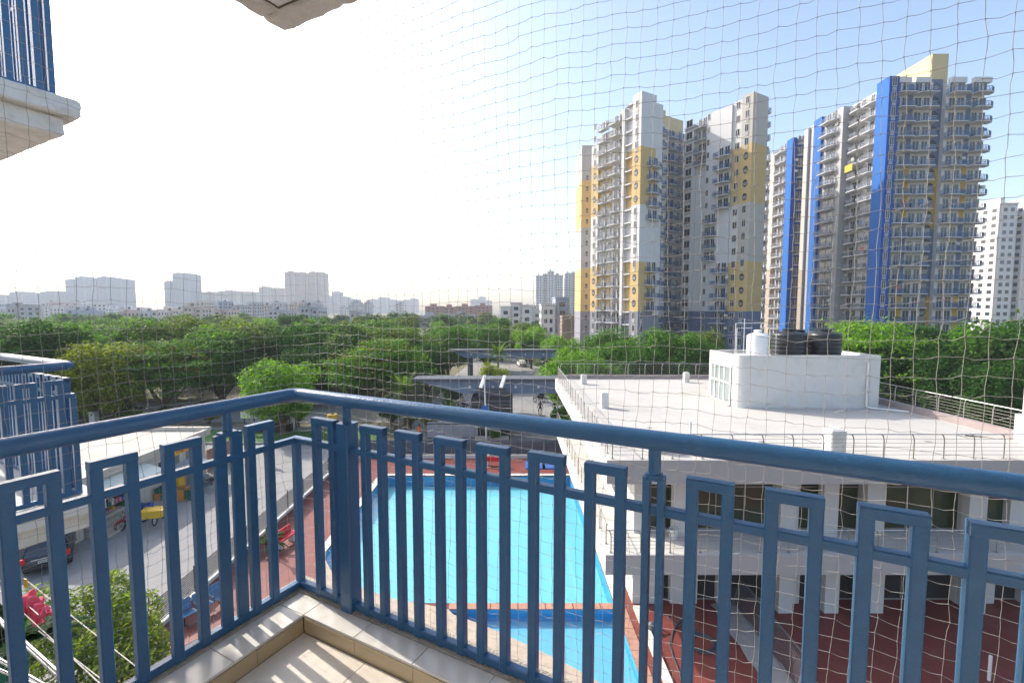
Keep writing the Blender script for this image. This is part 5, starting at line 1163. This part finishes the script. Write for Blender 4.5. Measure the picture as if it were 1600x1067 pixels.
PR = {'round':[crown_proto(1,5.4,1.3,11,17000,.38,nclump=34), crown_proto(2,5.2,1.2,11,17000,.38,nclump=32), crown_proto(3,5.8,1.5,11,17000,.40,nclump=40)],
      'flat':[crown_proto(4,6.8,1.6,10.5,20000,.33,'flat',42)],
      'tall':[crown_proto(5,3.6,3.0,13,9000,.34,nclump=30)],
      'small':[crown_proto(6,2.6,1.0,5.5,5200,.26,nclump=18)],
      'far':[crown_proto(7,5.5,2,9.5,2400,.85,nclump=18), crown_proto(8,5.0,2,10,2400,.85,nclump=16)]}
# flame tree flowers
rngf = np.random.default_rng(9); m_, t_, cl_, R_, z_, H_ = PR['flat'][0]
sel = np.where(cl_[:,2] > .1)[0]; k = rngf.choice(sel, 1100); d = rngf.normal(size=(1100,3)); d /= np.linalg.norm(d,axis=1,keepdims=True)
fq = cl_[k]*.82+d*.3; fpos = np.stack([fq[:,0]*R_,fq[:,1]*R_,z_+H_*(fq[:,2]*.85+1)/2+.25],1)
FLOW = leaf_mesh('flowers', fpos, d+np.array([0,0,1.]), .2*rngf.uniform(.6,1.4,1100), rngf, .8, G_orange)
for L in PR.values():
    for p in L: p[0].materials.append(G_mid)
RT = random.Random(31)
def tree(label, px, Y, top, form, leaf, wid=1.0, grp=None, X=None, name='tree', fl=False, var=None):
    p = PR[form][var if var is not None else RT.randrange(len(PR[form]))]; me, tr = p[0], p[1]; h0 = p[4]+p[5]
    h = gz(top,Y) if X is None else top
    x = gx(px,Y,6) if X is None else X
    s = h/h0; t = thing(name, label, 'tree', (x,Y,0), RT.uniform(0,6.28), grp); t.scale = (s*wid,s*wid,s)
    link('trunk', tr, t); c = link('crown', me, t); c.material_slots[0].link = 'OBJECT'; c.material_slots[0].material = leaf
    if fl: link('flowers', FLOW, t)
    return t
NEAR = [('dense dark green tree at the far left edge',22,49,492,'round',G_dark,1.0),('bushy mid green tree second from the left edge',95,53,503,'round',G_mid,.95),
 ('yellow green tree left of the orange flowering tree',168,50,527,'round',G_yel,1.0),('leafy grey green tree rising above the orange flowering tree',268,66,487,'round',G_olive,1.0),
 ('light green tree behind the pale bushy tree on the left',395,70,508,'round',G_mid,1.0),('bright light green rounded tree above our railing corner',440,47,556,'round',G_lite,1.0),
 ('dark green tree directly behind the light green rounded tree',478,60,535,'round',G_dark,.95),('dark shady tree left of the yellow green tree',120,62,520,'round',G_dark,1.0),
 ('mid green tree right of the orange flowering tree on the left',345,60,515,'round',G_mid,1.1),('dark tree in the gap behind the left lawn',215,66,520,'round',G_dark,1.0),
 ('yellowish tree between the two flowering trees',525,76,508,'round',G_yel,.9),('mid green tree behind the large flowering tree',610,84,503,'round',G_mid,1.1),
 ('dark green tree right of the large flowering tree',668,66,535,'round',G_dark,.85),('broad green tree above the left end of the far canopy',700,88,505,'round',G_mid,1.1),
 ('low yellow green bushy tree behind the near canopy',770,57,567,'round',G_yel,.75),('green tree behind the far canopy',760,96,503,'round',G_mid,1.1),
 ('light green tree above the road end',830,100,508,'round',G_lite,1.0),('yellow green tree left of the clubhouse roof',895,52,546,'round',G_lite,.95),
 ('light green tree at the road bend before the yellow tower',878,80,520,'round',G_lite,.9),('green tree in front of the yellow tower base',960,64,532,'round',G_mid,.95),
 ('tall green tree in front of the yellow tower centre',1042,64,508,'round',G_mid,1.05),('olive tree right of the tall green tree by the yellow tower',1100,72,516,'round',G_olive,.9),
 ('dark tree behind the left end of the stair block',1010,52,545,'round',G_dark,.9),('low green tree behind the clubhouse roof corner',930,46,560,'round',G_mid,.7),
 ('feathery bright green tree right of the black tanks',1345,46,492,'flat',G_lite,.85),('dark green tree behind the right roof railing',1430,50,505,'round',G_dark,1.0),
 ('dark dense tree right of the feathery bright tree',1500,46,508,'round',G_dark,1.0),('tall green tree at the right edge with reddish tips',1572,44,490,'round',G_mid,1.0),
 ('dark green tree deep behind the right roof corner',1465,40,548,'round',G_dark,.8),('shady tree right of the stair block',1395,42,540,'round',G_dark,.8),('dark green tree at the far right edge',1640,40,500,'round',G_dark,1.0),
 ('dark understory tree below the right edge tree',1560,36,560,'round',G_dark,.75),('round green tree left behind the black tanks',1250,50,528,'round',G_mid,.9),
 ('mid green tree on the far left below the skyline',60,80,500,'round',G_mid,1.0),('dark conifer-like tree left of the middle skyline',148,110,498,'tall',G_dark,.9),
 ('first of two dark narrow trees below the twin tower',447,135,487,'tall',G_dark,.8),('second of two dark narrow trees below the twin tower',466,138,487,'tall',G_dark,.8),
 ('leftmost of the three dark narrow trees in the centre',587,150,486,'tall',G_dark,.85),('middle of the three dark narrow trees in the centre',617,145,483,'tall',G_dark,.85),('rightmost of the three dark narrow trees in the centre',640,148,483,'tall',G_dark,.85)]
for a in NEAR: tree(*a)
tree('broad orange flowering tree on the left above the parked cars',255,54,525,'flat',G_mid,1.0,fl=True)
tree('large spreading tree with orange flowers left of the gate',598,55,523,'flat',G_mid,1.02,fl=True)
for i in range(30):
    Y = RT.uniform(64,92); px = RT.uniform(-40,650); tree('green tree in the second row behind the lawn '+region(px), px, Y, RT.uniform(494,526), RT.choice(['round','round','flat','tall']), RT.choice([G_mid,G_dark,G_olive,G_dark,G_mid]), RT.uniform(.95,1.2), 'trees of the second row')
for i in range(46):
    Y = RT.uniform(92,175); px = RT.uniform(-20,905); tree('green tree in the belt behind the front trees '+region(px), px, Y, RT.uniform(494,509), RT.choice(['round','far','tall','flat']), RT.choice([G_mid,G_mid,G_dark,G_lite,G_olive]), RT.uniform(.9,1.2), 'trees of the middle belt')
for i in range(70):
    Y = RT.uniform(180,380); px = RT.uniform(-20,900); tree('small hazy tree among the far houses '+region(px), px, Y, RT.uniform(487,496), 'far', RT.choice([G_mid,G_dark,G_olive]), RT.uniform(.9,1.5), 'hazy trees among the far houses', var=RT.randrange(2))
for i in range(16):
    Y = RT.uniform(60,90); px = RT.uniform(930,1700); tree('green tree between clubhouse and towers '+('left of the white tank' if px < 1180 else 'behind the black tanks' if px < 1320 else 'below the blue tower' if px < 1540 else 'at the right edge'), px, Y, RT.uniform(512,540), 'round', RT.choice([G_mid,G_dark,G_lite]), RT.uniform(.9,1.1), 'trees between clubhouse and towers')
# shrubs under the trees
def shrub(label, x, y, s, leaf, grp=None, form='small', sx=1.0):
    p = PR[form][0]; t = thing('shrub', label, 'shrub', (x,y,0), RT.uniform(0,6.28), grp); t.scale = (s*sx,s*sx,s)
    link('stem', p[1], t); c = link('foliage', p[0], t); c.material_slots[0].link = 'OBJECT'; c.material_slots[0].material = leaf
for i in range(26):
    px = RT.choice([RT.uniform(120,640), RT.uniform(120,640), RT.uniform(860,1000)]); Y = RT.uniform(49.5,51.5) if px < 640 else RT.uniform(43,50)
    lf_ = RT.choice([G_dark,G_mid,G_lite]); shrub('low %s green shrub %s %s' % ({'leaf_dark':'dark','leaf_mid':'mid','leaf_light':'bright'}[lf_.name], 'in the row behind the lawn' if px < 640 else 'beside the gate road', region(px)), gx(px,Y,1), Y, RT.uniform(.3,.6), lf_, 'shrubs behind the lawn')
shrub('yellow green shrub in front of the palm beside the gate', gx(668,46,1), 46.5, .45, G_yel); shrub('blue grey shrub right of the large flowering tree', gx(700,56,1), 56, .75, G_blue); shrub('bluish shrub at the road bend under the far canopy', gx(852,78,1), 78, .9, G_blue); shrub('clipped green hedge in the kiosk planter', gx(770,44.2,1), 44.2, .22, G_mid, sx=1.6)
shrub('green shrub left of the sliding gate', gx(640,48,1), 48.5, .6, G_mid); shrub('green shrub at the clubhouse corner by the road', gx(878,44,1), 43.5, .5, G_mid)
# big leafy bush below the balcony
def big_bush():
    rng = np.random.default_rng(77); n = 15000
    t = thing('bush', 'big leafy light green bush below the balcony by the slat fence', 'bush', (-13.9,14.5,-.30))
    cl = np.array([(-1.6,.9,2.6),(-.6,1.3,3.1),(.3,.5,2.9),(1.2,.2,2.5),(1.9,-.3,2.2),(-2.1,.1,2.3),(-.9,-.3,2.5),(.4,-.6,2.4),(1.3,-.9,2.0),(2.4,-.9,1.7),(-1.9,-.9,1.7),(-.2,-1.3,1.9),(2.9,-1.5,1.3),(-.8,.8,1.9),(.8,.6,1.6),(-2.5,.5,2.9),(.1,1.5,2.2)])
    sz = rng.uniform(.55,.95,len(cl)); k = rng.choice(len(cl), n); d = rng.normal(size=(n,3)); d /= np.linalg.norm(d,axis=1,keepdims=True)
    pos = cl[k]+d*(sz[k]*rng.uniform(.3,1,n)**.5)[:,None]; pos[:,2] = np.maximum(pos[:,2],.1)
    link('foliage', leaf_mesh('foliage', pos, d*.4+np.array([0,0,.7])+rng.normal(0,.5,(n,3)), .19*rng.uniform(.6,1.4,n), rng, .34, leafmat('leaf_bush',(0.17,0.24,0.04))), t)
    for c in cl[:12]:
        link('stem', MB().tube([(c[0]*.15,c[1]*.15,0),(c[0]*.5,c[1]*.5,c[2]*.5),tuple(c)],[.05,.035,.01],6).mesh('stem',M_bark,smooth=True), t)
big_bush()
# palms
def palm_mesh(seed, n=26, L=2.6):
    rnd = random.Random(seed); mb = MB()
    for i in range(n):
        az = 6.283*i/n*1.0+rnd.uniform(-.2,.2); el = rnd.uniform(.1,1.2); l = L*rnd.uniform(.8,1.1); pts = []
        for j in range(9):
            s = j/8; r = l*s*math.cos(el)+.1; z = l*s*math.sin(el)-1.1*l*.42*s*s*(1.3-el*.5); pts.append(Vector((r*math.cos(az),r*math.sin(az),z)))
        side = Vector((-math.sin(az),math.cos(az),0))
        for j in range(1,9):
            p = pts[j]; f = pts[j]-pts[j-1]
            for sg_ in (-1,1):
                for q in range(3):
                    o = p-f*(q/3); w = (.55-.35*j/8)*L*.33; tip = o+side*sg_*w+f*.7-Vector((0,0,.18*w)); b_ = f.normalized()*.05
                    mb.add([tuple(o-b_),tuple(o+b_),tuple(tip)],[(0,1,2)])
    return mb
def palm(label, px, Y, top, L, name='palm_tree', thin=.16, seed=3, base_z=0):
    x = gx(px,Y,2); h = gz(top,Y); t = thing(name, label, 'palm', (x,Y,base_z))
    tz = h-L*.45-base_z
    link('trunk', MB().tube([(0,0,-.1),(.05,.02,tz*.5),(0,0,tz)],[thin*1.3,thin,thin*.9],8).mesh('trunk',M_bark,smooth=True), t)
    link('crown', palm_mesh(seed,28,L).mesh('crown',G_palm), t, (0,0,tz))
G_palm = leafmat('leaf_palm', (0.085,0.15,0.04))
palm('wide palm left of the gate behind the railing', 632, 47.5, 588, 3.4, seed=3); palm('palm rising over the far canopy', 778, 68, 538, 3.2, seed=5); palm('short palm between the wide palm and the sliding gate', 700, 49, 626, 2.6, seed=6); palm('small palm behind the clubhouse roof railing', 955, 46, 572, 2.2, seed=8)
pt_ = thing('potted_plant', 'small plant in a red pot beside the lamp post', 'potted plant', (gp(408,862)[0]+.5,gp(408,862)[1],.1)); LM('pot', MB().lathe([(0,0),(.2,0),(.28,.4),(.25,.4),(.18,.05)],14), M_redp, pt_); link('leaves', palm_mesh(12,22,.9).mesh('leaves',G_palm), pt_, (0,0,.5)); link('stem', MB().tube([(0,0,.05),(0,0,.6)],.03,6).mesh('stem',M_bark), pt_)
lp2 = thing('potted_plant', 'dark spiky plant on the lower balcony at bottom left', 'potted plant', gpt(12,1035,HC-3.6)); link('leaves', palm_mesh(14,30,.55).mesh('leaves',leafmat('leaf_spiky',(.03,.09,.03))), lp2, (0,0,.2)); LM('pot', MB().lathe([(0,-.2),(.14,-.2),(.18,.18),(.15,.18),(.1,-.1)],14), M_greenp, lp2)
# ================================================================ haze
mh = bpy.data.materials.new('haze'); mh.use_nodes = True; n_ = mh.node_tree.nodes; n_.remove(n_['Principled BSDF'])
pv = n_.new('ShaderNodeVolumePrincipled'); pv.inputs['Color'].default_value = (.88,.94,1,1); pv.inputs['Density'].default_value = HAZE = 0.00038; pv.inputs['Anisotropy'].default_value = .0
mh.node_tree.links.new(pv.outputs[0], n_['Material Output'].inputs['Volume'])
hb = MB().box(-2600,2600,-60,2000,-1.6,130).build('haze', mh); tag(hb, kind='stuff')
